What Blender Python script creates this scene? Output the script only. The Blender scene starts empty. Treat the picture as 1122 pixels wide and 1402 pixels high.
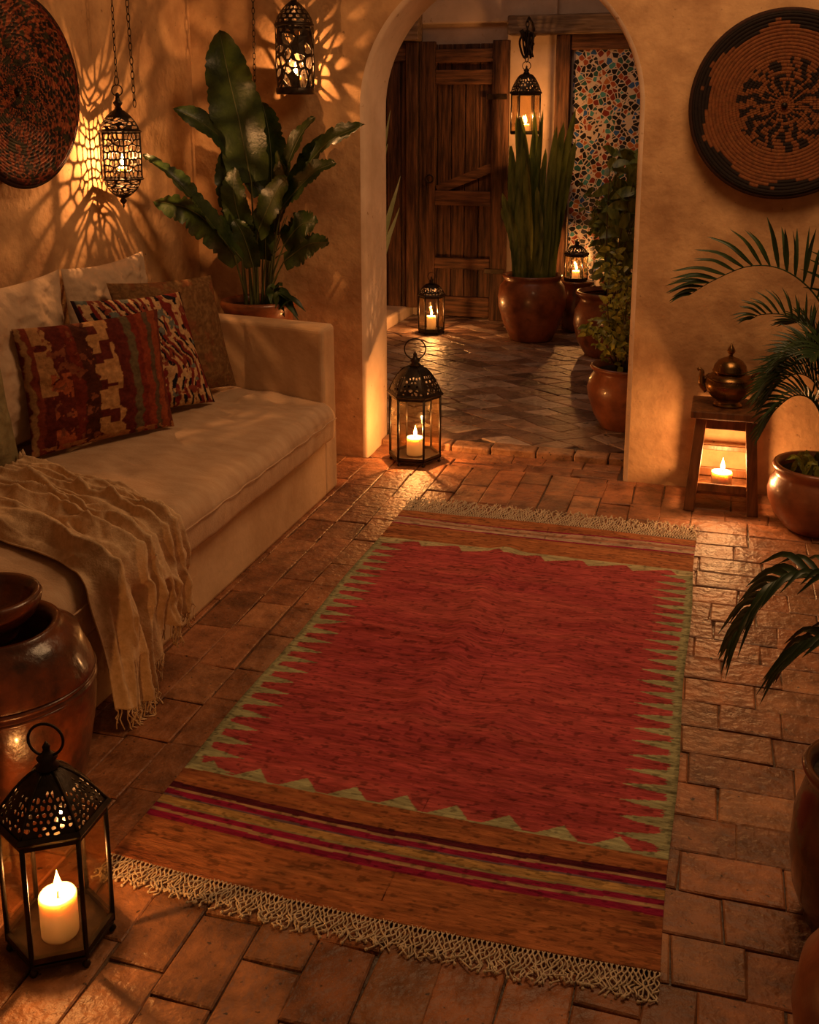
import bpy, math, random
import numpy as np
from mathutils import Vector, Matrix

random.seed(7)
RNG = np.random.default_rng(11)
SC = bpy.context.scene
COL = SC.collection
PI = math.pi

# ------------------------------------------------------------------ materials
def new_mat(name):
    m = bpy.data.materials.new(name)
    m.use_nodes = True
    nt = m.node_tree
    nt.nodes.clear()
    return m, nt.nodes, nt.links


def mat(name, base, rough=.6, metal=0., hi=None, nscale=6., stretch=(1, 1, 1), ndetail=6., nlo=.35, nhi=.65,
        vcol=False, bump=0., bscale=40., bdist=.004, bstretch=None, spec=.5, sss=0., sssr=(.02, .008, .003),
        coat=0., rough_var=0., spots=None, trans=0.):
    """Principled surface: base..hi mixed by noise (or colours of the mesh), noise bump, optional dark specks."""
    m, N, L = new_mat(name)
    out = N.new('ShaderNodeOutputMaterial')
    b = N.new('ShaderNodeBsdfPrincipled')
    L.new(b.outputs[0], out.inputs[0])
    tc = N.new('ShaderNodeTexCoord')
    mp = N.new('ShaderNodeMapping')
    mp.inputs['Scale'].default_value = stretch
    L.new(tc.outputs['Object'], mp.inputs[0])
    nz = N.new('ShaderNodeTexNoise')
    nz.inputs['Scale'].default_value = nscale
    nz.inputs['Detail'].default_value = ndetail
    nz.inputs['Roughness'].default_value = .6
    L.new(mp.outputs[0], nz.inputs[0])
    rmp = N.new('ShaderNodeMapRange')
    rmp.inputs[1].default_value = nlo
    rmp.inputs[2].default_value = nhi
    L.new(nz.outputs[0], rmp.inputs[0])
    mx = N.new('ShaderNodeMix')
    mx.data_type = 'RGBA'
    L.new(rmp.outputs[0], mx.inputs[0])
    if vcol:
        at = N.new('ShaderNodeAttribute')
        at.attribute_name = 'Col'
        for k, f in ((6, base), (7, hi or (1, 1, 1))):
            mu = N.new('ShaderNodeMix')
            mu.data_type = 'RGBA'
            mu.blend_type = 'MULTIPLY'
            mu.inputs[0].default_value = 1
            L.new(at.outputs[0], mu.inputs[6])
            mu.inputs[7].default_value = (*f, 1)
            L.new(mu.outputs[2], mx.inputs[k])
    else:
        mx.inputs[6].default_value = (*base, 1)
        mx.inputs[7].default_value = (*(hi or base), 1)
    colour = mx.outputs[2]
    if spots:
        sc, lo, hi_, scol = spots
        n2 = N.new('ShaderNodeTexNoise')
        n2.inputs['Scale'].default_value = sc
        n2.inputs['Detail'].default_value = 3
        L.new(mp.outputs[0], n2.inputs[0])
        r2 = N.new('ShaderNodeMapRange')
        r2.inputs[1].default_value = lo
        r2.inputs[2].default_value = hi_
        L.new(n2.outputs[0], r2.inputs[0])
        m2 = N.new('ShaderNodeMix')
        m2.data_type = 'RGBA'
        L.new(r2.outputs[0], m2.inputs[0])
        L.new(colour, m2.inputs[6])
        m2.inputs[7].default_value = (*scol, 1)
        colour = m2.outputs[2]
    L.new(colour, b.inputs['Base Color'])
    b.inputs['Roughness'].default_value = rough
    if rough_var:
        rr = N.new('ShaderNodeMapRange')
        rr.inputs[3].default_value = rough - rough_var
        rr.inputs[4].default_value = rough + rough_var
        L.new(nz.outputs[0], rr.inputs[0])
        L.new(rr.outputs[0], b.inputs['Roughness'])
    b.inputs['Metallic'].default_value = metal
    b.inputs['Specular IOR Level'].default_value = spec
    if sss:
        b.inputs['Subsurface Weight'].default_value = sss
        b.inputs['Subsurface Radius'].default_value = sssr
        b.inputs['Subsurface Scale'].default_value = 1.
    if coat:
        b.inputs['Coat Weight'].default_value = coat
        b.inputs['Coat Roughness'].default_value = .12
    if bump:
        mp2 = mp
        if bstretch:
            mp2 = N.new('ShaderNodeMapping')
            mp2.inputs['Scale'].default_value = bstretch
            L.new(tc.outputs['Object'], mp2.inputs[0])
        n3 = N.new('ShaderNodeTexNoise')
        n3.inputs['Scale'].default_value = bscale
        n3.inputs['Detail'].default_value = 5
        L.new(mp2.outputs[0], n3.inputs[0])
        bp = N.new('ShaderNodeBump')
        bp.inputs['Strength'].default_value = bump
        bp.inputs['Distance'].default_value = bdist
        L.new(n3.outputs[0], bp.inputs['Height'])
        L.new(bp.outputs[0], b.inputs['Normal'])
    if trans:
        tr = N.new('ShaderNodeBsdfTranslucent')
        L.new(colour, tr.inputs[0])
        mix = N.new('ShaderNodeMixShader')
        mix.inputs[0].default_value = trans
        L.new(b.outputs[0], mix.inputs[1])
        L.new(tr.outputs[0], mix.inputs[2])
        L.new(mix.outputs[0], out.inputs[0])
    return m


def glass_mat(name, tint=(.95, .82, .6), gloss=.10):
    m, N, L = new_mat(name)
    out = N.new('ShaderNodeOutputMaterial')
    t = N.new('ShaderNodeBsdfTransparent')
    t.inputs[0].default_value = (*tint, 1)
    g = N.new('ShaderNodeBsdfGlossy')
    g.inputs['Roughness'].default_value = .06
    g.inputs[0].default_value = (1, .95, .85, 1)
    lw = N.new('ShaderNodeLayerWeight')
    lw.inputs[0].default_value = .25
    ad = N.new('ShaderNodeMath')
    ad.operation = 'MULTIPLY_ADD'
    ad.inputs[1].default_value = .35
    ad.inputs[2].default_value = gloss
    L.new(lw.outputs[0], ad.inputs[0])
    nz = N.new('ShaderNodeTexNoise')
    nz.inputs['Scale'].default_value = 14
    bp = N.new('ShaderNodeBump')
    bp.inputs['Strength'].default_value = .25
    bp.inputs['Distance'].default_value = .004
    tc = N.new('ShaderNodeTexCoord')
    L.new(tc.outputs['Object'], nz.inputs[0])
    L.new(nz.outputs[0], bp.inputs['Height'])
    L.new(bp.outputs[0], g.inputs['Normal'])
    mix = N.new('ShaderNodeMixShader')
    L.new(ad.outputs[0], mix.inputs[0])
    L.new(t.outputs[0], mix.inputs[1])
    L.new(g.outputs[0], mix.inputs[2])
    L.new(mix.outputs[0], out.inputs[0])
    return m


def flame_mat(name, strength):
    m, N, L = new_mat(name)
    out = N.new('ShaderNodeOutputMaterial')
    t = N.new('ShaderNodeBsdfTransparent')
    e = N.new('ShaderNodeEmission')
    e.inputs[0].default_value = (1, .50, .13, 1)
    e.inputs[1].default_value = strength
    a = N.new('ShaderNodeAddShader')
    L.new(t.outputs[0], a.inputs[0])
    L.new(e.outputs[0], a.inputs[1])
    L.new(a.outputs[0], out.inputs[0])
    return m


def mosaic_mat(name):
    m, N, L = new_mat(name)
    out = N.new('ShaderNodeOutputMaterial')
    b = N.new('ShaderNodeBsdfPrincipled')
    L.new(b.outputs[0], out.inputs[0])
    tc = N.new('ShaderNodeTexCoord')
    mp = N.new('ShaderNodeMapping')
    mp.inputs['Rotation'].default_value = (0, PI / 4, 0)
    L.new(tc.outputs['Object'], mp.inputs[0])
    res = []
    for feat in ('F1', 'DISTANCE_TO_EDGE'):
        v = N.new('ShaderNodeTexVoronoi')
        v.feature = feat
        if feat == 'F1':
            v.distance = 'EUCLIDEAN'
        v.inputs['Scale'].default_value = 26
        v.inputs['Randomness'].default_value = .72
        L.new(mp.outputs[0], v.inputs[0])
        res.append(v)
    sep = N.new('ShaderNodeSeparateColor')
    L.new(res[0].outputs['Color'], sep.inputs[0])
    r = N.new('ShaderNodeValToRGB')
    r.color_ramp.interpolation = 'CONSTANT'
    stops = [(0, (.008, .008, .010)), (.34, (.02, .09, .085)), (.46, (.26, .06, .022)), (.57, (.016, .022, .04)),
             (.65, (.05, .22, .26)), (.74, (.50, .42, .36)), (.80, (.02, .09, .32)), (.88, (.16, .022, .016)), (.95, (.34, .12, .04))]
    el = r.color_ramp.elements
    el[0].position, el[0].color = stops[0][0], (*stops[0][1], 1)
    el[1].position, el[1].color = stops[1][0], (*stops[1][1], 1)
    for p, c in stops[2:]:
        q = el.new(p)
        q.color = (*c, 1)
    L.new(sep.outputs[0], r.inputs[0])
    mr = N.new('ShaderNodeMapRange')
    mr.inputs[1].default_value = .055
    mr.inputs[2].default_value = .075
    L.new(res[1].outputs['Distance'], mr.inputs[0])
    mx = N.new('ShaderNodeMix')
    mx.data_type = 'RGBA'
    L.new(mr.outputs[0], mx.inputs[0])
    mx.inputs[6].default_value = (.50, .43, .40, 1)
    L.new(r.outputs[0], mx.inputs[7])
    L.new(mx.outputs[2], b.inputs['Base Color'])
    b.inputs['Roughness'].default_value = .28
    bp = N.new('ShaderNodeBump')
    bp.inputs['Strength'].default_value = .5
    bp.inputs['Distance'].default_value = .003
    L.new(mr.outputs[0], bp.inputs['Height'])
    L.new(bp.outputs[0], b.inputs['Normal'])
    return m


M = {}
M['plaster'] = mat('plaster', (.40, .215, .100), .85, hi=(.68, .41, .20), nscale=4.5, nlo=.36, nhi=.66, bump=.6, bscale=22, bdist=.012,
                   spots=(38, .70, .78, (.20, .11, .06)), spec=.2)
M['plaster_smooth'] = mat('plaster_smooth', (.48, .36, .27), .8, hi=(.62, .48, .37), nscale=5, bump=.3, bscale=30, bdist=.006, spec=.25,
                          spots=(30, .68, .76, (.40, .26, .16)))
M['plaster_reveal'] = mat('plaster_reveal', (.60, .42, .28), .8, hi=(.78, .58, .42), nscale=4, bump=.35, bscale=26, bdist=.008, spec=.25,
                            spots=(30, .68, .76, (.40, .24, .13)))
M['plaster_bench'] = mat('plaster_bench', (.52, .325, .175), .85, hi=(.66, .45, .27), nscale=4, bump=.35, bscale=26, bdist=.008, spec=.2)
M['linen'] = mat('linen', (.50, .32, .19), .92, hi=(.60, .41, .26), nscale=7, stretch=(1, 2.5, 1), bump=.5, bscale=90, bdist=.004, spec=.1)
M['linen_pale'] = mat('linen_pale', (.50, .345, .225), .92, hi=(.62, .44, .30), nscale=6, bump=.5, bscale=60, bdist=.005, spec=.1)
M['throw'] = mat('throw_wool', (.54, .36, .20), .95, hi=(.72, .51, .31), nscale=40, bump=.6, bscale=160, bdist=.003, spec=.08)
M['olive'] = mat('olive_fabric', (.20, .16, .08), .9, hi=(.30, .24, .12), nscale=20, bump=.4, bscale=120, spec=.1)
M['cloth_col'] = mat('woven_cloth', (.8, .8, .8), .92, hi=(1.15, 1.15, 1.15), nscale=60, vcol=True, bump=.6, bscale=220, bdist=.002, spec=.1)
M['rug'] = mat('rug_wool', (.68, .66, .66), .95, hi=(1.22, 1.22, 1.22), nscale=42, stretch=(.30, 1.5, 1), nlo=.3, nhi=.7, vcol=True,
               bump=1., bscale=110, bdist=.007, bstretch=(.32, 1.3, 1), spec=.12)
M['fringe'] = mat('fringe_cotton', (.55, .44, .30), .95, hi=(.70, .58, .42), nscale=30, spec=.1)
M['basket'] = mat('basket_grass', (.45, .42, .40), .8, hi=(.80, .76, .72), nscale=70, vcol=True, bump=.6, bscale=180, bdist=.003, spec=.3)
M['tile'] = mat('terracotta_tile', (.46, .42, .38), .48, hi=(1.12, 1.08, 1.02), nscale=11, vcol=True, bump=.85, bscale=34, bdist=.012, rough_var=.16,
                spots=(55, .66, .72, (.06, .03, .015)), spec=.5)
M['grout'] = mat('grout', (.11, .06, .035), .9, hi=(.22, .13, .08), nscale=18, bump=.4, bscale=60)
M['court_tile'] = mat('court_tile', (.6, .6, .6), .42, hi=(1.2, 1.2, 1.2), nscale=12, vcol=True, bump=.8, bscale=30, bdist=.012, rough_var=.14, spots=(24, .62, .72, (.06, .035, .022)))
M['iron'] = mat('dark_iron', (.022, .016, .011), .42, metal=.75, hi=(.055, .036, .022), nscale=30, bump=.3, bscale=80, bdist=.002)
M['brass'] = mat('aged_brass', (.16, .085, .03), .28, metal=1., hi=(.34, .19, .07), nscale=9, bump=.25, bscale=30, bdist=.003, rough_var=.1)
M['glass'] = glass_mat('lantern_glass')
M['wax'] = mat('candle_wax', (.62, .52, .38), .45, sss=.8, sssr=(.035, .026, .016))
M['wick'] = mat('wick', (.02, .015, .01), .9)
M['flame'] = flame_mat('flame', 32.)
M['wood'] = mat('old_wood', (.028, .012, .006), .65, hi=(.17, .075, .034), nscale=5, nlo=.38, nhi=.72, stretch=(9, 9, .7), bump=.7, bscale=6, bdist=.008,
                bstretch=(14, 14, .7), spec=.3)
M['wood_h'] = mat('old_wood_rail', (.03, .013, .006), .65, hi=(.18, .08, .036), nscale=5, stretch=(.8, 9, 9), bump=.7, bscale=6, bdist=.008,
                  bstretch=(.8, 14, 14), spec=.3)
M['wood_grey'] = mat('weathered_beam', (.10, .06, .035), .8, hi=(.30, .21, .14), nscale=4, stretch=(.8, 9, 9), bump=.6, bscale=6, bdist=.01,
                     bstretch=(.8, 12, 12), spec=.2)
M['stool'] = mat('stool_wood', (.085, .032, .012), .42, hi=(.24, .095, .034), nscale=6, stretch=(5, 5, .8), bump=.5, bscale=10, bdist=.004,
                 bstretch=(8, 8, 1), spec=.45)
M['terracotta'] = mat('terracotta_pot', (.14, .042, .017), .36, hi=(.34, .105, .038), nscale=8, bump=.35, bscale=26, bdist=.006, coat=.35,
                      rough_var=.12, spots=(9, .62, .74, (.10, .035, .015)))
M['glaze'] = mat('brown_glaze', (.035, .010, .004), .32, hi=(.18, .042, .010), nscale=9, bump=.45, bscale=22, bdist=.010, coat=.35,
                 spots=(13, .58, .72, (.02, .010, .006)))
M['glaze_dark'] = mat('dark_glaze', (.05, .018, .008), .24, hi=(.15, .05, .016), nscale=8, bump=.3, bscale=20, bdist=.006, coat=.5)
M['soil'] = mat('soil', (.012, .008, .005), .95, hi=(.04, .025, .015), nscale=50, bump=.8, bscale=60, bdist=.01)
M['leaf'] = mat('banana_leaf', (.014, .028, .006), .36, hi=(.045, .072, .013), nscale=5, stretch=(3, 3, 3), bump=.3, bscale=25, bdist=.005, spec=.5, trans=.12)
M['leaf_dark'] = mat('palm_leaf', (.012, .026, .006), .42, hi=(.03, .055, .012), nscale=9, spec=.4, trans=.06)
M['leaf_court'] = mat('strap_leaf', (.045, .075, .014), .36, hi=(.24, .29, .06), nscale=6, stretch=(4, 4, .7), spec=.5, trans=.1)
M['leaf_shrub'] = mat('shrub_leaf', (.07, .10, .014), .34, hi=(.50, .50, .09), nscale=22, spec=.6, trans=.25)  # pale mottling puts candle-lit dots into the leaf colour
M['leaf_pale'] = mat('pale_leaf', (.30, .36, .18), .5, hi=(.5, .55, .35), nscale=9, trans=.2)
M['stem'] = mat('stem', (.05, .06, .014), .5, hi=(.11, .11, .03), nscale=9)
M['bark'] = mat('bark', (.05, .028, .014), .8, hi=(.10, .06, .03), nscale=20, bump=.5, bscale=40)
M['mosaic'] = mosaic_mat('mosaic')


# ------------------------------------------------------------------ mesh builder
class MB:
    def __init__(self):
        self.v, self.f, self.c, self.sm = [], [], [], []

    def add(self, verts, faces, col=None, smooth=True):
        o = len(self.v)
        self.v.extend([tuple(map(float, p)) for p in verts])
        self.f.extend([tuple(i + o for i in q) for q in faces])
        self.sm.extend([smooth] * len(faces))
        if col is not None:
            self.c.extend(col if isinstance(col, list) else [col] * len(verts))
        return self

    def box(self, a, b, col=None, rot=None, piv=None):
        (x0, y0, z0), (x1, y1, z1) = a, b
        V = [(x, y, z) for z in (z0, z1) for x, y in ((x0, y0), (x1, y0), (x1, y1), (x0, y1))]
        if rot is not None:
            p = Vector(piv or [(i + j) / 2 for i, j in zip(a, b)])
            V = [tuple(rot @ (Vector(q) - p) + p) for q in V]
        return self.hexa(V, col)

    def hexa(self, V, col=None):
        return self.add(V, [(3, 2, 1, 0), (4, 5, 6, 7), (0, 1, 5, 4), (1, 2, 6, 5), (2, 3, 7, 6), (3, 0, 4, 7)], col, False)

    def beam(self, p, q, w, h=None, up=(0, 0, 1), w2=None):
        p, q = Vector(p), Vector(q)
        t = (q - p).normalized()
        u = Vector(up)
        s = t.cross(u)
        if s.length < 1e-4:
            s = t.cross(Vector((0, 1, 0)))
        s.normalize()
        n = s.cross(t)
        h = h or w
        k = (w2 or w) / w
        V = [p + s * a * w / 2 + n * b * h / 2 for a, b in ((-1, -1), (1, -1), (1, 1), (-1, 1))]
        V += [q + (s * a * w / 2 + n * b * h / 2) * k for a, b in ((-1, -1), (1, -1), (1, 1), (-1, 1))]
        return self.hexa(V)

    def lathe(self, prof, seg=48, c=(0, 0, 0), cap0=True, cap1=True, wob=None, smooth=True):
        V, F = [], []
        n = len(prof)
        for r, z in prof:
            for k in range(seg):
                a = 2 * PI * k / seg
                rr = r * (1 + (wob(a, z) if wob else 0))
                V.append((c[0] + rr * math.cos(a), c[1] + rr * math.sin(a), c[2] + z))
        for i in range(n - 1):
            for k in range(seg):
                k2 = (k + 1) % seg
                F.append((i * seg + k, i * seg + k2, (i + 1) * seg + k2, (i + 1) * seg + k))
        if cap0:
            F.append(tuple(reversed(range(seg))))
        if cap1:
            F.append(tuple((n - 1) * seg + k for k in range(seg)))
        return self.add(V, F, None, smooth)

    def tube(self, path, r, seg=8, closed=False, flat=1.):
        P = [Vector(p) for p in path]
        n = len(P)
        R = r if isinstance(r, (list, tuple)) else [r] * n
        V, F = [], []
        prev = None
        for i in range(n):
            if closed:
                t = P[(i + 1) % n] - P[i - 1]
            else:
                t = P[min(i + 1, n - 1)] - P[max(i - 1, 0)]
            t = t.normalized() if t.length > 1e-9 else Vector((0, 0, 1))
            if prev is None:
                a = Vector((0, 0, 1)) if abs(t.z) < .9 else Vector((0, 1, 0))
                prev = t.cross(a).normalized()
            s = (prev - t * prev.dot(t))
            s = s.normalized() if s.length > 1e-6 else t.orthogonal().normalized()
            prev = s
            u = t.cross(s)
            for k in range(seg):
                a = 2 * PI * k / seg
                V.append(P[i] + (s * math.cos(a) + u * math.sin(a) * flat) * R[i])
        m = n if closed else n - 1
        for i in range(m):
            j = (i + 1) % n
            for k in range(seg):
                k2 = (k + 1) % seg
                F.append((i * seg + k, i * seg + k2, j * seg + k2, j * seg + k))
        if not closed:
            F.append(tuple(reversed(range(seg))))
            F.append(tuple((n - 1) * seg + k for k in range(seg)))
        return self.add(V, F)

    def ring(self, c, R, r, axis='y', n=28, seg=8, sx=1., sz=1., tilt=0.):
        pts = []
        for k in range(n):
            a = 2 * PI * k / n
            p = (R * sx * math.cos(a), R * sz * math.sin(a))
            if axis == 'y':
                q = Vector((p[0] * math.cos(tilt), p[0] * math.sin(tilt), p[1]))
            elif axis == 'x':
                q = Vector((0, p[0], p[1]))
            else:
                q = Vector((p[0], p[1], 0))
            pts.append(Vector(c) + q)
        return self.tube(pts, r, seg, True)

    def prism(self, n, R, z0, z1, rot=0., R1=None, c=(0, 0)):
        R1 = R if R1 is None else R1
        V = []
        for r, z in ((R, z0), (R1, z1)):
            for k in range(n):
                a = rot + 2 * PI * k / n
                V.append((c[0] + r * math.cos(a), c[1] + r * math.sin(a), z))
        F = [tuple(reversed(range(n))), tuple(range(n, 2 * n))]
        F += [(k, (k + 1) % n, n + (k + 1) % n, n + k) for k in range(n)]
        return self.add(V, F, None, False)

    def holes(self, S, nu, nv, hole):
        """Sheet S(u,v) of nu x nv cells; hole(i,j) gives None or (half width, half height, turn) of an oval opening in cell units."""
        for i in range(nu):
            for j in range(nv):
                h = hole(i, j)
                B = [(0, 0), (.5, 0), (1, 0), (1, .5), (1, 1), (.5, 1), (0, 1), (0, .5)]
                P = [S((i + a) / nu, (j + b) / nv) for a, b in B]
                if not h:
                    mid = S((i + .5) / nu, (j + .5) / nv)
                    self.add(P + [mid], [(k, (k + 1) % 8, 8) for k in range(8)], None, False)
                    continue
                w, hh, t = h
                Q = []
                for k in range(8):
                    ang = -3 * PI / 4 + k * PI / 4
                    x, y = w * math.cos(ang), hh * math.sin(ang)
                    x, y = x * math.cos(t) - y * math.sin(t), x * math.sin(t) + y * math.cos(t)
                    # keep the order around the cell for turned ovals
                    Q.append((x, y))
                Q.sort(key=lambda q: (math.atan2(q[1], q[0]) + 3 * PI / 4 + .2) % (2 * PI))
                Q = [S((i + .5 + max(-.46, min(.46, x))) / nu, (j + .5 + max(-.46, min(.46, y))) / nv) for x, y in Q]
                self.add(P + Q, [(k, (k + 1) % 8, 8 + (k + 1) % 8, 8 + k) for k in range(8)], None, False)
        return self

    def pierced(self, S, pts, w, h, gap, solid=None, sub=3):
        """Metal sheet S(x, y) over the rectangle w x h, cut through around the points pts; gap(k) is the strap left between two openings."""
        for k, p in enumerate(pts):
            poly = [(0, 0), (w, 0), (w, h), (0, h)]
            for q in pts:
                if q is p:
                    continue
                dx, dy = q[0] - p[0], q[1] - p[1]
                if dx * dx + dy * dy > (w * w + h * h) * .5:
                    continue
                mx, my = (p[0] + q[0]) / 2, (p[1] + q[1]) / 2
                out = []
                for i in range(len(poly)):
                    a, b = poly[i - 1], poly[i]
                    da = (a[0] - mx) * dx + (a[1] - my) * dy
                    db = (b[0] - mx) * dx + (b[1] - my) * dy
                    if (da <= 0) != (db <= 0):
                        t = da / (da - db)
                        out.append((a[0] + (b[0] - a[0]) * t, a[1] + (b[1] - a[1]) * t))
                    if db <= 0:
                        out.append(b)
                poly = out
                if len(poly) < 3:
                    break
            if len(poly) < 3:
                continue
            R_ = []
            for i in range(len(poly)):
                a, b = poly[i - 1], poly[i]
                if math.hypot(a[0] - b[0], a[1] - b[1]) < 1e-6:
                    continue
                for j in range(sub):
                    R_.append((a[0] + (b[0] - a[0]) * j / sub, a[1] + (b[1] - a[1]) * j / sub))
            n = len(R_)
            cx = sum(q[0] for q in R_) / n
            cy = sum(q[1] for q in R_) / n
            P3 = [S(*q) for q in R_]
            g = gap(k)
            inr = min(abs((a[0] - cx) * (b[1] - a[1]) - (a[1] - cy) * (b[0] - a[0])) / max(1e-9, math.hypot(b[0] - a[0], b[1] - a[1]))
                      for a, b in zip(poly[-1:] + poly[:-1], poly) if math.hypot(b[0] - a[0], b[1] - a[1]) > 1e-6)
            if g is None or inr < g * .8:
                self.add(P3 + [S(cx, cy)], [(i, (i + 1) % n, n) for i in range(n)], None, False)
                continue
            f = 1 - g * .5 / inr if g > 0 else -g
            I_ = [(cx + (x - cx) * f, cy + (y - cy) * f) for x, y in R_]
            I_ = [((I_[i - 1][0] + 2 * I_[i][0] + I_[(i + 1) % n][0]) / 4, (I_[i - 1][1] + 2 * I_[i][1] + I_[(i + 1) % n][1]) / 4) for i in range(n)]
            self.add(P3 + [S(*q) for q in I_], [(i, (i + 1) % n, n + (i + 1) % n, n + i) for i in range(n)], None, False)
        return self

    def build(self, name, m, parent=None, loc=None, bevel=0., solid=0., weld=False, kind=None, label=None, segs=2):
        me = bpy.data.meshes.new(name)
        me.from_pydata(self.v, [], self.f)
        me.polygons.foreach_set('use_smooth', self.sm)
        if self.c:
            ca = me.color_attributes.new('Col', 'FLOAT_COLOR', 'POINT')
            a = np.ones((len(self.v), 4), np.float32)
            a[:, :3] = np.array(self.c, np.float32)
            ca.data.foreach_set('color', a.ravel())
        me.materials.append(m)
        me.update()
        return link(name, me, parent, loc, bevel, solid, weld, kind, label, segs)


def link(name, me, parent=None, loc=None, bevel=0., solid=0., weld=False, kind=None, label=None, segs=2):
    o = bpy.data.objects.new(name, me)
    COL.objects.link(o)
    if parent is not None:
        o.parent = parent
    if loc is not None:
        o.location = loc
    if weld:
        w = o.modifiers.new('weld', 'WELD')
        w.merge_threshold = .0004
    if solid:
        s = o.modifiers.new('thickness', 'SOLIDIFY')
        s.thickness = solid
        s.offset = 0
    if bevel:
        b = o.modifiers.new('bevel', 'BEVEL')
        b.width = bevel
        b.segments = segs
        b.limit_method = 'ANGLE'
        b.angle_limit = math.radians(40)
    if kind:
        o['kind'] = kind
    if label:
        o['label'] = label
    return o


def grid(name, P, m, parent=None, loc=None, col=None, closed_u=False, **kw):
    """Mesh from an array of points [nu, nv, 3] (fast)."""
    nu, nv = P.shape[:2]
    idx = np.arange(nu * nv).reshape(nu, nv)
    if closed_u:
        idx = np.vstack([idx, idx[:1]])
    q = np.stack([idx[:-1, :-1], idx[1:, :-1], idx[1:, 1:], idx[:-1, 1:]], -1).reshape(-1, 4)
    me = bpy.data.meshes.new(name)
    me.vertices.add(nu * nv)
    me.vertices.foreach_set('co', P.reshape(-1).astype(np.float32))
    me.loops.add(q.size)
    me.loops.foreach_set('vertex_index', q.reshape(-1).astype(np.int32))
    me.polygons.add(len(q))
    me.polygons.foreach_set('loop_start', np.arange(0, q.size, 4, dtype=np.int32))
    me.polygons.foreach_set('loop_total', np.full(len(q), 4, dtype=np.int32))
    me.update(calc_edges=True)
    me.polygons.foreach_set('use_smooth', [True] * len(q))
    if col is not None:
        ca = me.color_attributes.new('Col', 'FLOAT_COLOR', 'POINT')
        a = np.ones((nu * nv, 4), np.float32)
        a[:, :3] = col.reshape(-1, 3)
        ca.data.foreach_set('color', a.ravel())
    me.materials.append(m)
    me.validate()
    return link(name, me, parent, loc, **kw)


def thing(name, label, cat, loc, group=None, rotz=0.):
    o = bpy.data.objects.new(name, None)
    COL.objects.link(o)
    o.location = loc
    o.rotation_euler = (0, 0, rotz)
    o.empty_display_size = .05
    return tag(o, label, cat, group)


def tag(o, label, cat, group=None):
    o['label'] = label
    o['category'] = cat
    if group:
        o['group'] = group
    return o


def struct(o):
    o['kind'] = 'structure'
    return o


def spline(pts, n=24):
    P = [np.array(p, float) for p in pts]
    P = [2 * P[0] - P[1]] + P + [2 * P[-1] - P[-2]]
    out = []
    m = len(P) - 3
    for k in range(n + 1):
        t = k / n * m
        i = min(int(t), m - 1)
        u = t - i
        a, b, c, d = P[i:i + 4]
        out.append(.5 * ((2 * b) + (c - a) * u + (2 * a - 5 * b + 4 * c - d) * u ** 2 + (3 * b - a - 3 * c + d) * u ** 3))
    return [Vector(p) for p in out]


def vnoise(x, y, seed=0):
    """Smooth value noise on arrays, 0..1."""
    r = np.random.default_rng(seed).random((64, 64))
    xi, yi = np.floor(x).astype(int), np.floor(y).astype(int)
    fx, fy = x - xi, y - yi
    fx, fy = fx * fx * (3 - 2 * fx), fy * fy * (3 - 2 * fy)
    g = lambda a, b: r[a % 64, b % 64]
    return (g(xi, yi) * (1 - fx) + g(xi + 1, yi) * fx) * (1 - fy) + (g(xi, yi + 1) * (1 - fx) + g(xi + 1, yi + 1) * fx) * fy


def fbm(x, y, seed=0, o=4):
    s, a, t = 0, .5, 0
    for k in range(o):
        s = s + a * vnoise(x * 2 ** k, y * 2 ** k, seed + k)
        t += a
        a *= .5
    return s / t


# ------------------------------------------------------------------ camera
CAM_Z = 1.6
PITCH = math.atan((489 - 165) / 1454.)
YAW = math.radians(16.5)
cd = bpy.data.cameras.new('camera')
cam = bpy.data.objects.new('camera', cd)
COL.objects.link(cam)
cam.location = (0, 0, CAM_Z)
cam.rotation_euler = (PI / 2 - PITCH, 0, YAW)
cd.sensor_fit = 'VERTICAL'
cd.sensor_height = 24
cd.lens = 24 * 1454. / 1402.
cd.shift_y = -(701 - 489) / 1402.
cd.clip_start = .05
SC.camera = cam

# ------------------------------------------------------------------ setting: room shell
XL, YB, YB2 = -2.46, 4.68, 5.02          # left wall face, front and back face of the arch wall
XR, YF = 2.2, -1.6
HW = 3.0
AX0, AX1, AZ, AR = -1.6, -.375, 1.65, .6125   # the arch: jambs, spring height, radius


def tile_floor(mb, x0, x1, y0, y1, w, lmin, lmax, along, pal, zt=0., gap=.0034, rnd=None, inset=.0035):
    rnd = rnd or random.Random(3)
    a0, a1, b0, b1 = (x0, x1, y0, y1) if along == 'y' else (y0, y1, x0, x1)
    n = max(1, round((a1 - a0) / w))
    w = (a1 - a0) / n
    for i in range(n):
        s = b0 - rnd.random() * lmax
        while s < b1:
            ln = rnd.uniform(lmin, lmax)
            e0, e1 = max(s, b0), min(s + ln, b1)
            s += ln
            if e1 - e0 < .03:
                continue
            one_tile(mb, [(a0 + i * w, e0), (a0 + (i + 1) * w, e0), (a0 + (i + 1) * w, e1), (a0 + i * w, e1)], along, pal, zt, gap, rnd, inset)


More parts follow.
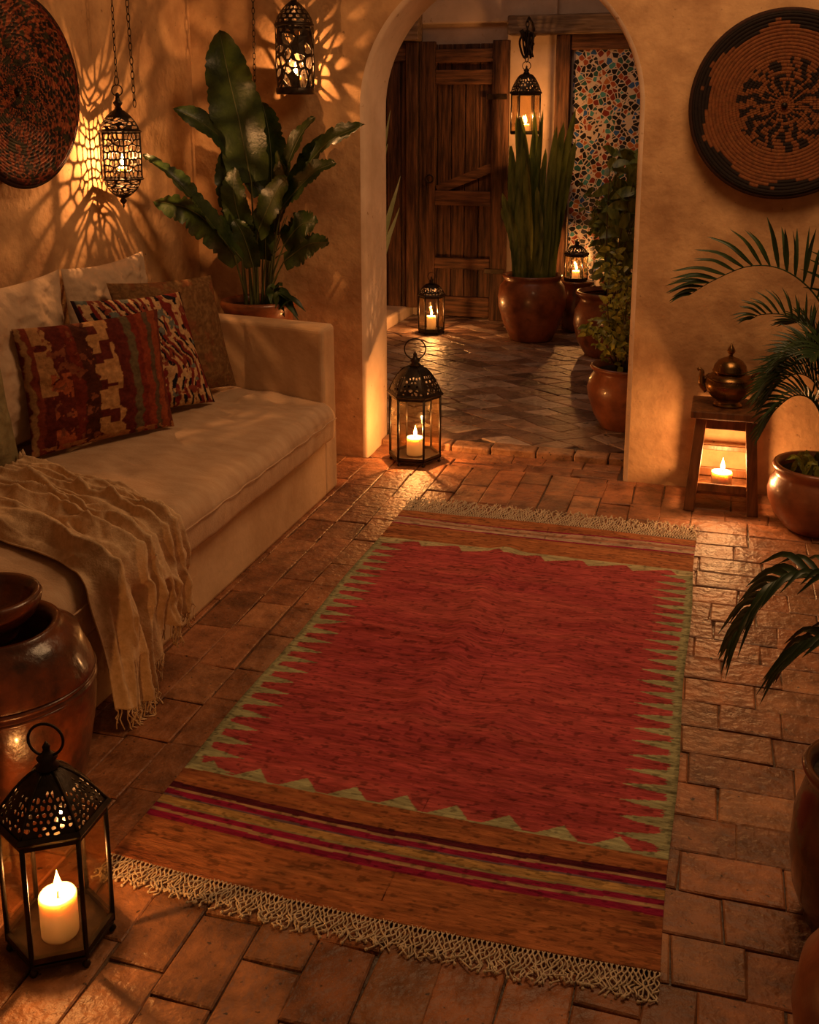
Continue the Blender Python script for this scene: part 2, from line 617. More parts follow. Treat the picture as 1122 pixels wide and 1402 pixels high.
def one_tile(mb, q, along, pal, zt, gap, rnd, inset):
    if along == 'x':
        q = [(b, a) for a, b in q][::-1]
    cx, cy = sum(p[0] for p in q) / 4, sum(p[1] for p in q) / 4
    base = rnd.choice(pal)
    k = rnd.uniform(.72, 1.2)
    col = tuple(c * k for c in base)
    tx, ty = rnd.uniform(-.016, .016), rnd.uniform(-.016, .016)
    dz = rnd.uniform(-.0015, .0015)

    def shrink(g, z):
        out = []
        for px, py in q:
            dx, dy = px - cx, py - cy
            L1 = max(abs(dx), 1e-6)
            L2 = max(abs(dy), 1e-6)
            X = cx + dx * (1 - g / L1) if L1 > g else cx
            Y = cy + dy * (1 - g / L2) if L2 > g else cy
            out.append((X, Y, z + dz + tx * dx + ty * dy))
        return out
    jit = [(rnd.uniform(-.0045, .0045), rnd.uniform(-.0045, .0045)) for _ in q]
    A = [(p[0] + j[0], p[1] + j[1], p[2]) for p, j in zip(shrink(gap / 2, zt - .012), jit)]
    B = [(p[0] + j[0], p[1] + j[1], p[2]) for p, j in zip(shrink(gap / 2, zt - inset * .8), jit)]
    C_ = [(p[0] + j[0], p[1] + j[1], p[2]) for p, j in zip(shrink(gap / 2 + inset, zt), jit)]
    F = [(k_, (k_ + 1) % 4, 4 + (k_ + 1) % 4, 4 + k_) for k_ in range(4)]
    F += [(4 + k_, 4 + (k_ + 1) % 4, 8 + (k_ + 1) % 4, 8 + k_) for k_ in range(4)]
    F += [(8, 9, 10, 11)]
    mb.add(A + B + C_, F, col, False)


PAL = [(.37, .155, .070), (.33, .135, .058), (.40, .185, .085), (.34, .155, .072), (.29, .12, .055), (.39, .155, .065)]
fl = MB()
fl.box((XL, YF, -.14), (XR, YB, -.007), (.12, .07, .042))
fl.box((AX0 - .02, YB - .02, -.14), (AX1 + .02, 4.90, -.007), (.12, .07, .042))
tile_floor(fl, XL, -.06, 0.2, YB, .128, .17, .27, 'y', PAL)
tile_floor(fl, -.06, 1.4, 0.2, YB, .13, .14, .26, 'x', PAL, rnd=random.Random(8))
tile_floor(fl, AX0, AX1, YB, 4.90, .11, .14, .22, 'x', PAL, rnd=random.Random(9))
tile_floor(fl, 1.4, XR, YF, YB, .13, .2, .3, 'x', PAL, rnd=random.Random(19))
tile_floor(fl, XL, 1.4, YF, .2, .13, .2, .3, 'x', PAL, rnd=random.Random(20))
struct(fl.build('floor', M['tile']))

# courtyard paving: diamonds of worn tile, a little higher than the room
CZ = .028
cf = MB()
cf.box((-3.3, 4.99, -.14), (1.2, 8.5, CZ - .008), (.05, .032, .022))
rc = random.Random(5)
CPAL = [(.32, .20, .14), (.40, .28, .21), (.17, .095, .065), (.25, .14, .09), (.44, .32, .25), (.13, .07, .05), (.30, .17, .11)]


def jv(x, y):
    a, b = round(x * 40), round(y * 40)
    q = math.sin(a * 12.9898 + b * 78.233) * 43758.5453
    r = math.sin(a * 39.346 + b * 11.135) * 24634.6345
    return (x + .075 * (q - math.floor(q) - .5), y + .045 * (r - math.floor(r) - .5))


d = .125
for i in range(-16, 14):
    for j in range(0, 42):
        cx, cy = (i + (j % 2) * .5) * d * 2, 5.05 + j * d * .66
        if not (-3.1 < cx < 1.0 and cy < 8.4):
            continue
        h = d * .66
        k = rc.uniform(.75, 1.2)
        col = tuple(c * k for c in rc.choice(CPAL))
        tx, ty = rc.uniform(-.03, .03), rc.uniform(-.03, .03)
        P = [jv(cx - d, cy), jv(cx, cy - h), jv(cx + d, cy), jv(cx, cy + h)]
        rings = []
        for g, z in ((.97, -.012), (.97, -.004), (.90, 0)):
            rings.append([(cx + (x - cx) * g, cy + (y - cy) * g, CZ + z + tx * (x - cx) + ty * (y - cy)) for x, y in P])
        F = [(k_, (k_ + 1) % 4, 4 + (k_ + 1) % 4, 4 + k_) for k_ in range(4)]
        F += [(4 + k_, 4 + (k_ + 1) % 4, 8 + (k_ + 1) % 4, 8 + k_) for k_ in range(4)] + [(8, 9, 10, 11)]
        cf.add(sum(rings, []), F, col, False)
struct(cf.build('floor_courtyard', M['court_tile']))

# brick edging of the threshold
te = MB()
rt_ = random.Random(4)
x = AX0
while x < AX1 - .02:
    ln = min(rt_.uniform(.16, .23), AX1 - x)
    k = rt_.uniform(.8, 1.15)
    te.box((x + .003, 4.895 + rt_.uniform(-.004, .004), -.05), (x + ln - .003, 4.995, CZ + rt_.uniform(.000, .006)), tuple(c * k for c in (.40, .21, .11)),
           rot=Matrix.Rotation(rt_.uniform(-.02, .02), 3, 'Z'))
    x += ln
struct(te.build('trim_1', M['tile'], bevel=.008))

# left wall, right wall
w = MB()
w.box((XL - .25, YF, -.1), (XL, YB2, HW))
struct(w.build('wall_left', M['plaster']))

# back wall with the round arch
w = MB()
nseg = 40
acx = (AX0 + AX1) / 2


def arch_pts(y, grow=0.):
    pts = [(AX0 - grow, y, -.1)]
    for k in range(nseg + 1):
        a = PI - PI * k / nseg
        pts.append((acx + (AR + grow) * math.cos(a), y, AZ + (AR + grow) * math.sin(a)))
    pts.append((AX1 + grow, y, -.1))
    return pts


EG = .022
rings = [arch_pts(YB, EG), arch_pts(YB + .007, .007), arch_pts(YB + EG, 0.), arch_pts(YB2 - EG, 0.), arch_pts(YB2 - .007, .007), arch_pts(YB2, EG)]
n = len(rings[0])
V = sum(rings, [])
F = []
for r_ in range(5):
    for k in range(n - 1):
        F.append((r_ * n + k, r_ * n + k + 1, (r_ + 1) * n + k + 1, (r_ + 1) * n + k))
reveal = MB().add(V, F, None, True)
for y, rg, flip in ((YB, rings[0], False), (YB2, rings[-1], True)):
    outer = []
    for p in rg:
        if p[2] <= AZ and p[0] < acx:
            outer.append((XL, y, p[2]))
        elif p[2] <= AZ:
            outer.append((XR, y, p[2]))
        else:
            a = math.atan2(p[2] - AZ, p[0] - acx)
            if a > PI * .72:
                outer.append((XL, y, AZ + (HW - AZ) * (PI - a) / (PI * .28)))
            elif a < PI * .28:
                outer.append((XR, y, AZ + (HW - AZ) * a / (PI * .28)))
            else:
                t = (PI * .72 - a) / (PI * .44)
                outer.append((XL + (XR - XL) * t, y, HW))
    V = list(rg) + outer
    F = []
    for k in range(n - 1):
        q = (k, n + k, n + k + 1, k + 1)
        F.append(q if not flip else q[::-1])
    w.add(V, F, None, False)
w.add([(XL, YB, HW), (XR, YB, HW), (XR, YB2, HW), (XL, YB2, HW)], [(0, 1, 2, 3)], None, False)
wb = struct(w.build('wall_back', M['plaster']))
reveal.build('arch_reveal', M['plaster_reveal'], wb, label='paler smooth plaster lining of the arch')

# courtyard walls
YC = 8.36
w = MB()
w.box((-3.2, YC, -.1), (1.3, YC + .2, 3.4))
w.box((-2.42, YC - .07, 2.33), (-1.30, YC, 2.62))
struct(w.build('wall_courtyard_back', M['plaster_smooth'], bevel=.012))
w = MB()
w.box((-3.3, YB2, -.1), (-2.86, YC + .2, 3.4))
struct(w.build('wall_courtyard_left', M['plaster']))
w = MB()
w.box((.95, YB2, -.1), (1.2, YC + .2, 3.4))
struct(w.build('wall_courtyard_right', M['plaster']))
w = MB()
w.box((-2.86, 7.55, CZ - .01), (-2.44, YC, .12))
struct(w.build('trim_2', M['plaster_smooth'], bevel=.02))

# ------------------------------------------------------------------ doors of the courtyard
def plank_row(x0, x1, z0, z1, y, n, th, rnd):
    mb = MB()
    wd = (x1 - x0) / n
    for i in range(n):
        dy = rnd.uniform(-.006, .006)
        mb.box((x0 + i * wd + .003, y - th + dy, z0), (x0 + (i + 1) * wd - .003, y + dy, z1))
    return mb


rd = random.Random(12)
dr = bpy.data.objects.new('door_1', None)
COL.objects.link(dr)
dr.location = (-2.0, 8.30, CZ)
struct(dr)
plank_row(-.34, .34, .02, 2.15, .02, 6, .025, rd).build('plank_panel', M['wood'], dr, bevel=.004)
for s, x in ((-1, -.30), (1, .285)):
    MB().box((x - .065, -.055, 0), (x + .065, -.005, 2.17)).build('stile', M['wood'], dr, bevel=.006)
for z, h in ((2.06, .10), (1.90, .11), (.97, .115), (.45, .09), (.10, .16)):
    MB().box((-.235, -.05, z - h / 2), (.22, -.005, z + h / 2)).build('rail', M['wood_h'], dr, bevel=.006)
MB().beam((-.22, -.028, 1.03), (.34, -.028, 1.26), .075, .03, up=(0, 1, 0)).build('brace', M['wood_h'], dr, bevel=.004)
MB().ring((-.27, -.075, 1.12), .03, .006, 'y').build('door_handle', M['iron'], dr)
for z in (.4, 1.75):
    MB().box((.18, -.062, z - .02), (.34, -.053, z + .02)).build('hinge', M['iron'], dr, bevel=.002)

d2 = bpy.data.objects.new('door_2', None)
COL.objects.link(d2)
d2.location = (-2.60, 8.18, CZ)
d2.rotation_euler = (0, 0, .12)
struct(d2)
plank_row(-.24, .22, .09, 2.08, .02, 4, .03, rd).build('plank_panel', M['wood'], d2, bevel=.005)
MB().box((.15, -.05, .09), (.24, .02, 2.16)).build('stile', M['wood'], d2, bevel=.006)
MB().box((-.24, -.04, 2.02), (.15, .01, 2.14)).build('rail', M['wood_h'], d2, bevel=.006)
MB().box((-.26, -.12, 2.17), (.26, .1, 2.56)).build('lintel', M['wood_grey'], d2, bevel=.01)

bm_ = MB().box((-1.66, 8.19, 2.23), (.3, 8.36, 2.37))
struct(bm_.build('trim_3', M['wood_grey'], bevel=.012))

# mosaic panel in its timber frame
mo = thing('mosaic_panel', 'tall wall panel of coloured mosaic chips in a dark wooden frame beyond the arch', 'mosaic panel', (-.62, 8.36, CZ))
MB().box((-.55, -.04, .02), (.55, -.003, 2.14)).build('tile_field', M['mosaic'], mo)
for x in (-.625, .625):
    MB().box((x - .055, -.09, 0), (x + .055, -.002, 2.20)).build('post', M['wood'], mo, bevel=.006)
MB().box((-.57, -.075, 2.09), (.57, -.002, 2.20)).build('head_rail', M['wood_h'], mo, bevel=.006)
MB().box((-.57, -.075, 0), (.57, -.002, .10)).build('bottom_rail', M['wood_h'], mo, bevel=.006)

# ------------------------------------------------------------------ candles
LIGHT_COL = (1., .46, .16)


def candle(loc, r, h, label, power, group=None, flame=1., lr=.007):
    t = thing('pillar_candle', label, 'candle', loc, group)
    prof = [(r * .96, 0), (r, .004), (r, h - .006), (r * .985, h - .001), (r * .93, h + .001), (r * .86, h - .002), (r * .6, h - .007), (.002, h - .009)]
    rr = random.Random(int(loc[0] * 991 + loc[1] * 77))
    ph = rr.random() * 6
    MB().lathe(prof, 40, wob=lambda a, z: .02 * math.sin(2 * a + ph) * z / h + .01 * math.sin(5 * a), cap1=False).build('wax', M['wax'], t)
    MB().tube([(0, 0, h - .01), (.001, 0, h + .004), (.003, 0, h + .011)], .0016, 6).build('wick', M['wick'], t)
    f = flame
    fp = [(.0006, 0), (.0045 * f, .004 * f), (.0068 * f, .010 * f), (.0062 * f, .017 * f), (.0038 * f, .026 * f), (.0014 * f, .035 * f), (.0003, .041 * f)]
    MB().lathe(fp, 16, c=(.002, 0, h + .006)).build('flame', M['flame'], t)
    ld = bpy.data.lights.new('flame_light', 'POINT')
    ld.energy = power
    ld.color = LIGHT_COL
    ld.shadow_soft_size = lr
    lo = bpy.data.objects.new('flame_light', ld)
    COL.objects.link(lo)
    lo.parent = t
    lo.location = (0, 0, h + .032 * f)
    return t


# ------------------------------------------------------------------ lanterns
def lantern(label, loc, R, eave, roof_h, n=6, rot=0., dome=.6, ring=.03, feet=True, holes=(5, 5), post=.006, group=None, name='candle_lantern', seed=1, flat_top=False):
    t = thing(name, label, 'lantern', loc, group)
    fh = .016 if feet else 0.
    rr = random.Random(seed)
    corner = lambda k, r: (r * math.cos(rot + 2 * PI * k / n), r * math.sin(rot + 2 * PI * k / n))
    bp = MB().prism(n, R * 1.02, fh, fh + .008, rot).prism(n, R * .97, fh + .008, fh + .014, rot)
    bp.build('base', M['iron'], t, bevel=.0015)
    for k in range(n):
        x, y = corner(k, R)
        if feet:
            MB().lathe([(.002, 0), (.006, .001), (.0085, .006), (.006, .012), (.004, fh)], 12, (x * .97, y * .97, 0)).build('foot', M['iron'], t)
        MB().tube([(x, y, fh + .008), (x, y, eave)], post, 6).build('post', M['iron'], t)
    for z, hh, nm in ((fh + .02, .006, 'bottom_frame'), (eave - .008, .008, 'top_frame')):
        fr = MB()
        for k in range(n):
            a, b = corner(k, R), corner(k + 1, R)
            fr.beam((*a, z), (*b, z), post * 1.4, hh * 2)
        fr.build(nm, M['iron'], t)
    for k in range(n):
        a, b = corner(k, R * .985), corner(k + 1, R * .985)
        pane = MB()
        p0, p1 = Vector((*a, 0)), Vector((*b, 0))
        p0, p1 = p0.lerp(p1, .05), p0.lerp(p1, .95)
        pane.add([(p0.x, p0.y, fh + .02), (p1.x, p1.y, fh + .02), (p1.x, p1.y, eave - .01), (p0.x, p0.y, eave - .01)], [(0, 1, 2, 3)], None, False)
        pane.build('glass_pane', M['glass'], t)
    # eave flange
    ev = MB()
    for r0, r1, z0, z1 in ((R * 1.08, R * 1.13, eave - .004, eave + .004), (R * 1.13, R * 1.06, eave + .004, eave + .011)):
        V = [(*corner(k, r0), z0) for k in range(n)] + [(*corner(k, r1), z1) for k in range(n)]
        ev.add(V, [(k, (k + 1) % n, n + (k + 1) % n, n + k) for k in range(n)], None, False)
    V = [(*corner(k, R * .93), eave - .004) for k in range(n)] + [(*corner(k, R * 1.08), eave - .004) for k in range(n)]
    ev.add(V, [(k, (k + 1) % n, n + (k + 1) % n, n + k) for k in range(n)], None, False)
    ev.build('eave', M['iron'], t, solid=.002)
    r_top = R * .16

    def S_for(k):
        def S(u, v):
            prof = (1 - v) ** dome
            r = r_top + (R * 1.04 - r_top) * prof
            a, b = corner(k, r), corner(k + 1, r)
            x, y = a[0] * (1 - u) + b[0] * u, a[1] * (1 - u) + b[1] * u
            bulge = 1 + .10 * math.sin(PI * u) * math.sin(PI * min(1, v * 1.05 + .02))
            return (x * bulge, y * bulge, eave + .009 + roof_h * v)
        return S
    for k in range(n):
        p = MB()
        S0 = S_for(k)
        pts = []
        rows = holes[1] + 3
        for j in range(rows):
            m_ = holes[0] if j % 2 == 0 else holes[0] - 1
            for i in range(m_):
                pts.append(((i + .5 + rr.uniform(-.28, .28)) / m_, (j + .5 + rr.uniform(-.25, .25)) / rows))
        p.pierced(lambda x, y: S0(x, y), pts, 1, 1, lambda q: None if pts[q][1] > .70 or rr.random() < .12 or not .07 < pts[q][0] < .93 else -rr.uniform(.38, .66))
        p.build('roof_panel', M['iron'], t, solid=.0012, weld=True)
    rb = MB()
    for k in range(n):
        S = S_for(k)
        rb.tube([S(0, v / 10) for v in range(11)], post * .7, 6)
    rb.build('roof_rib', M['iron'], t)
    zt = eave + .009 + roof_h
    s = R / .082
    fin = [(r_top * 1.2, -.004), (r_top * 1.4, .004 * s), (r_top * .9, .010 * s), (r_top * 1.25, .018 * s), (r_top * .6, .026 * s), (r_top * .4, .032 * s),
           (r_top * .5, .037 * s), (.001, .046 * s)]
    MB().lathe(fin, 20, (0, 0, zt)).build('finial', M['iron'], t)
    MB().ring((0, 0, zt + .020 * s + ring), ring, post * .55, 'y', 32, 8, tilt=.25).build('ring_handle', M['iron'], t)
    return t, zt + .020 * s + ring * 2


# foreground hexagonal lantern
CA = math.atan2(1.453 - 1.545, -1.168 + 1.172)
lantern('large black hexagonal glass lantern on the floor tiles in the bottom left foreground', (-1.184, 1.548, .0), .100, .290, .088, 6, CA, .70, .034,
        holes=(7, 6), post=.0052, seed=3)
candle((-1.176, 1.535, .031), .036, .088, 'thick lit pillar candle inside the large foreground lantern', 3.6, flame=1.15)
# lantern at the arch
lantern('dark domed hexagonal glass lantern on the floor beside the left arch jamb', (-1.365, 4.70, 0), .122, .335, .125, 6, .1, .5, .05, holes=(6, 4), post=.0058, seed=5)
candle((-1.365, 4.70, .031), .040, .085, 'short lit candle inside the lantern beside the arch jamb', 9.5, flame=1.3)
# lantern by the door
lantern('small round topped lantern on the courtyard floor before the wooden door', (-2.085, 7.62, CZ), .095, .29, .08, 6, .3, .5, .03, holes=(4, 3), post=.005, seed=6)
candle((-2.085, 7.62, CZ + .031), .034, .10, 'lit candle inside the lantern before the wooden door', 9., flame=1.2)


def chain(mb, p, q, link_len=.030, w=.010, r=.0016):
    p, q = Vector(p), Vector(q)
    n = max(2, int((q - p).length / (link_len * .8)))
    for k in range(n):
        c = p.lerp(q, (k + .5) / n)
        mb.ring(c, link_len / 2, r, 'y' if k % 2 == 0 else 'x', 14, 6, sx=w / link_len)
    return mb


def wall_hook(mb, wall_pt, end):
    a, b = Vector(wall_pt), Vector(end)
    m = a.lerp(b, .5) + Vector((0, 0, .02))
    mb.tube([a, m, b + Vector((0, 0, .012)), b + Vector((0, 0, -.004))], .005, 8)
    return mb


# pierced lantern hanging by the left wall
def pierced_lantern():
    x, y = -2.335, 3.815
    t = thing('hanging_lantern', 'pierced dark metal lantern hanging on a chain by the left wall over the sofa', 'lantern', (x, y, 1.262))
    rr = random.Random(21)
    n, rot = 6, .18
    R = .083
    z0, z1, z2, z3 = .085, .115, .290, .31     # bowl top, body bottom, body top, dome base

    def poly(a, r, sides=6):
        k = (a - rot) % (2 * PI / sides) - PI / sides
        return r * math.cos(PI / sides) / math.cos(k)

    def body(u, v):
        a = rot + 2 * PI * u
        r = poly(a, R)
        return (r * math.cos(a), r * math.sin(a), z1 + (z2 - z1) * v)

    for k in range(n):
        pts = []
        half = []
        for j in range(7):
            half += [((.12, .33)[j % 2] if j % 2 == 0 else .30, (j + .5) / 7)]
            if j % 2 == 0:
                half.append((.38, (j + .5 + .3 * (-1) ** (j // 2)) / 7))
            else:
                half.append((.07, (j + .5) / 7))
        for hx, hy in half:
            pts += [(hx, hy), (1 - hx, hy)]
        pts += [(.5, .145), (.5, .5), (.5, .86)]
        MB().pierced(lambda x_, y_: body((k + x_ / .083) / 6, y_ / .175), [(a_ * .083, b_ * .175) for a_, b_ in pts], .083, .175, lambda q: .0036).build(
            'body_panel', M['iron'], t, solid=.0012, weld=True)
    for k in range(n):
        a = rot + 2 * PI * k / n
        p = (R * math.cos(a), R * math.sin(a))
        MB().tube([(*p, z1 - .004), (*p, z2 + .004)], .004, 6).build('post', M['iron'], t)
    for z, nm in ((z1 - .004, 'lower_flange'), (z2 + .006, 'upper_flange')):
        fg = MB()
        prof = [(R * .93, z - .006), (R * 1.02, z - .006), (R * 1.12, z), (R * 1.0, z + .006), (R * .93, z + .006), (R * .93, z - .006)]
        V = [(r * math.cos(rot + PI / 3 * k), r * math.sin(rot + PI / 3 * k), zz) for r, zz in prof for k in range(6)]
        fg.add(V, [(q * 6 + k, q * 6 + (k + 1) % 6, q * 6 + 6 + (k + 1) % 6, q * 6 + 6 + k) for q in range(5) for k in range(6)], None, False)
        fg.build(nm, M['iron'], t)

    def dome(u, v):
        a = rot + 2 * PI * u
        r = poly(a, 1) * (1 - v) + v
        r *= .010 + (R * .98 - .010) * (1 - v ** 1.5) ** .8
        return (r * math.cos(a), r * math.sin(a), z2 + .012 + .080 * v)

    def bowl(u, v):
        a = rot + 2 * PI * u
        r = poly(a, 1) * (1 - v) + v
        r *= .009 + (R * .94 - .009) * (1 - v ** 1.6) ** .75
        return (r * math.cos(a), r * math.sin(a), z1 - .010 - .072 * v)
    for S_, nm, lim in ((dome, 'dome', .66), (bowl, 'bowl', .75)):
        pts = []
        for j in range(5):
            for i in range(18):
                pts.append(((i + .5 * (j % 2) + rr.uniform(-.15, .15)) / 18, (j + .5 + rr.uniform(-.15, .15)) / 5))
        MB().pierced(lambda x_, y_: S_(x_, y_), pts, 1, 1, lambda q: None if pts[q][1] > lim or rr.random() < .06 else -rr.uniform(.58, .80)).build(
            nm, M['iron'], t, solid=.0012, weld=True)
    zt = z2 + .090
    MB().lathe([(.016, 0), (.011, .012), (.017, .022), (.019, .028), (.010, .036), (.008, .050), (.011, .056), (.003, .066)], 16, (0, 0, zt)).build('finial', M['iron'], t)
    MB().lathe([(.001, 0), (.005, .008), (.003, .014), (.012, .024), (.014, .030), (.008, .038), (.012, .046)], 16, (0, 0, z1 - .122)).build('drop_finial', M['iron'], t)
    zr = zt + .066 + .008
    MB().ring((0, 0, zr), .021, .0022, 'y', 28, 8, tilt=.3).build('ring_handle', M['iron'], t)
    MB().ring((0, 0, zr + .021 + .016), .018, .002, 'y', 20, 6, sx=.55, tilt=1.2).build('shackle', M['iron'], t)
    ch = chain(MB(), (0, 0, zr + .05), (0, 0, 2.72 - 1.262))
    ch.build('chain', M['iron'], t)
    wall_hook(MB(), (XL - x, 0, 2.70 - 1.262), (0, 0, 2.72 - 1.262)).build('wall_hook', M['iron'], t)
    MB().prism(6, R * .28, z1 - .004, z1 - .001, rot).box((-R * .9, -.004, z1 - .004), (R * .9, .004, z1 - .002)).box((-.004, -R * .82, z1 - .004), (.004, R * .82, z1 - .002)).build('candle_tray', M['iron'], t)
    return x, y


lx, ly = pierced_lantern()
candle((lx + .008, ly - .006, 1.262 + .1145), .015, .042, 'small lit candle inside the pierced hanging lantern', 12., flame=1.2, lr=.003)

# loose chain beside it
t = thing('hanging_chain', 'loose dark iron chain hanging right of the pierced lantern', 'chain', (-2.355, 3.975, 1.655))
chain(MB(), (0, 0, 0), (-.01, -.02, 1.06), .034, .014, .002).build('links', M['iron'], t)
wall_hook(MB(), (XL + 2.355, -.02, 1.05), (-.01, -.02, 1.07)).build('wall_hook', M['iron'], t)
t = thing('hanging_chain', 'thin dark chain hanging by the wall corner above the tall plant', 'chain', (-2.10, 4.60, 1.625))
chain(MB(), (0, 0, .15), (.008, 0, 1.06), .030, .013, .0018).build('links', M['iron'], t)
MB().tube([(.0, 0, .16), (-.002, 0, .08), (.0, 0, 0)], .003, 6).build('hook_rod', M['iron'], t)
wall_hook(MB(), (.008, YB - 4.60, 1.05), (.008, 0, 1.07)).build('wall_hook', M['iron'], t)


# cylindrical lantern with cut-out branches on the back wall
def branch_lantern():
    x, y, zb = -1.888, 4.57, 1.715
    t = thing('hanging_lantern', 'cylindrical dark lantern with branch cut-outs hanging on the back wall left of the arch', 'lantern', (x, y, zb))
    R, H = .083, .275
    rr = random.Random(31)

    W_ = 2 * PI * R

    def cyl(x_, y_):
        a = x_ / R
        return (R * math.cos(a), R * math.sin(a), .018 + y_)
    pts = [(rr.uniform(0, W_), rr.uniform(.0, H)) for _ in range(96)]
    MB().pierced(cyl, pts, W_, H, lambda q: rr.uniform(.005, .013) if pts[q][1] > .02 and rr.random() > .1 else None).build('body', M['iron'], t, solid=.0014, weld=True)
    br = MB()
    for k in range(9):
        a = 2 * PI * k / 9 + rr.uniform(-.1, .1)
        pts = []
        for q in range(9):
            v = q / 8
            aa = a + .35 * math.sin(v * 4 + k)
            pts.append(((R + .001) * math.cos(aa), (R + .001) * math.sin(aa), .018 + H * v))
        br.tube(pts, [.0042 - .002 * q / 8 for q in range(9)], 6)
    br.build('branch', M['iron'], t)
    MB().lathe([(R * 1.03, 0), (R * 1.05, .006), (R * 1.05, .024), (R * 1.01, .030)], 40, cap1=True).build('base', M['iron'], t)
    MB().lathe([(R * .95, .018 + H - .004), (R * 1.05, .018 + H - .004), (R * 1.08, .018 + H + .006), (R * 1.02, .018 + H + .012), (R * .95, .018 + H + .012)], 40, cap0=False, cap1=False).build('upper_flange', M['iron'], t)

    def dome(u, v):
        a = 2 * PI * u
        r = .016 + (R - .016) * (1 - v ** 1.6) ** .9
        return (r * math.cos(a), r * math.sin(a), .018 + H + .01 + .095 * v)
    pts2 = [((i + .5 * (j % 2) + rr.uniform(-.2, .2)) / 16, (j + .5) / 5) for j in range(5) for i in range(16)]
    MB().pierced(lambda x_, y_: dome(x_, y_), pts2, 1, 1, lambda q: -rr.uniform(.5, .75) if pts2[q][1] < .8 else None).build('dome', M['iron'], t, solid=.0014, weld=True)
    MB().lathe([(.018, 0), (.012, .014), (.019, .026), (.009, .04), (.003, .055)], 16, (0, 0, .018 + H + .10)).build('finial', M['iron'], t)
    zr = .018 + H + .155 + .018
    MB().ring((0, 0, zr), .02, .0025, 'y').build('ring_handle', M['iron'], t)
    chain(MB(), (0, 0, zr + .02), (0, 0, 1.0)).build('chain', M['iron'], t)
    wall_hook(MB(), (0, YB - y, .99), (0, 0, 1.0)).build('wall_hook', M['iron'], t)
    return x, y, zb


bx_, by_, bz_ = branch_lantern()
candle((bx_, by_, bz_ + .031), .028, .050, 'lit candle inside the cylindrical branch lantern', 5.5, flame=1.3, lr=.004)

# courtyard lantern under the beam
tl, ztop = lantern('glass wall lantern glowing under the beam between door and mosaic', (-1.458, 7.93, 1.50), .105, .295, .13, 6, .25, .5, .03, feet=False,
                   holes=(4, 4), post=.0055, name='hanging_lantern', seed=8)
chain(MB(), (0, 0, ztop), (0, 0, .80), .05, .022, .004).build('chain', M['iron'], tl)
MB().tube([(0, .31, .72), (0, .2, .80), (0, .05, .83), (0, 0, .80)], .010, 8).build('bracket', M['iron'], tl)
rr = random.Random(2)
pts = [(rr.uniform(-.055, .05), rr.uniform(-.025, .03), .54 + .20 * (.5 + .5 * math.sin(k * 1.9))) for k in range(26)]
MB().tube(spline(pts + pts[:1], 150)[:-1], .008, 6, True).build('chain_bundle', M['iron'], tl)
candle((-1.458, 7.93, 1.50 + .0145), .03, .06, 'lit candle inside the lantern under the courtyard beam', 12., flame=1.5)

# lantern on the dark urn at the back of the courtyard
t = thing('clay_urn', 'dark clay urn holding a small lantern before the mosaic', 'pot', (-1.06, 8.02, CZ))
MB().lathe([(.09, 0), (.12, .05), (.155, .20), (.14, .31), (.125, .35), (.14, .375), (.14, .385), (.0, .384)], 40, cap1=False).build('body', M['glaze_dark'], t)
lantern('little wire lantern glowing on the dark urn in front of the mosaic', (-1.06, 8.02, CZ + .387), .085, .20, .06, 6, .2, .6, .02, feet=False, holes=(3, 3), post=.004, seed=10)
candle((-1.06, 8.02, CZ + .387 + .0145), .030, .06, 'lit candle inside the little lantern on the dark urn', 7., flame=1.3)

# ------------------------------------------------------------------ sofa
so = thing('sofa', 'built-in cream plaster sofa along the left wall with a linen seat', 'sofa', (-2.0, 3.2, 0))
SO = np.array((-2.0, 3.2, 0))


def loc_(p):
    return tuple(np.array(p) - SO)


yi = lambda x: 4.10 + (x + 1.62) * -.235        # inner face of the arm
yo = lambda x: 4.245 + (x + 1.59) * -.15
b = MB()
b.hexa([loc_(p) for p in ((XL + .004, 2.10, 0), (-1.592, 2.10, 0), (-1.592, yi(-1.59) + .02, 0), (XL + .004, yi(XL) + .02, 0),
                          (XL + .004, 2.10, .25), (-1.592, 2.10, .25), (-1.592, yi(-1.59) + .02, .25), (XL + .004, yi(XL) + .02, .25))])
b.build('base', M['plaster_bench'], so, bevel=.015)
b = MB()
b.hexa([loc_(p) for p in ((XL + .004, yi(XL), 0), (-1.59, yi(-1.59), 0), (-1.59, yo(-1.59), 0), (XL + .004, yo(XL), 0),
                          (XL + .004, yi(XL), .745), (-1.594, yi(-1.59), .745), (-1.594, yo(-1.59) - .003, .745), (XL + .004, yo(XL), .745))])
b.build('arm', M['plaster_bench'], so, bevel=.022, segs=4)
# seat cushion: closed soft slab
nu, nv = 120, 60
prof = []
W0, W1, z0, z1 = XL + .01, -1.548, .252, .428
rc_ = .055
for k in range(nv):
    t = k / nv
    # rounded rectangle outline in x-z, starting bottom back
    peri = [(W0, z0), (W1, z0), (W1, z1), (W0, z1)]
    L1, L2 = W1 - W0, z1 - z0
    s = t * 2 * (L1 + L2)
    if s < L1:
        p = (W0 + s, z0)
    elif s < L1 + L2:
        p = (W1, z0 + s - L1)
    elif s < 2 * L1 + L2:
        p = (W1 - (s - L1 - L2), z1)
    else:
        p = (W0, z1 - (s - 2 * L1 - L2))
    prof.append(p)
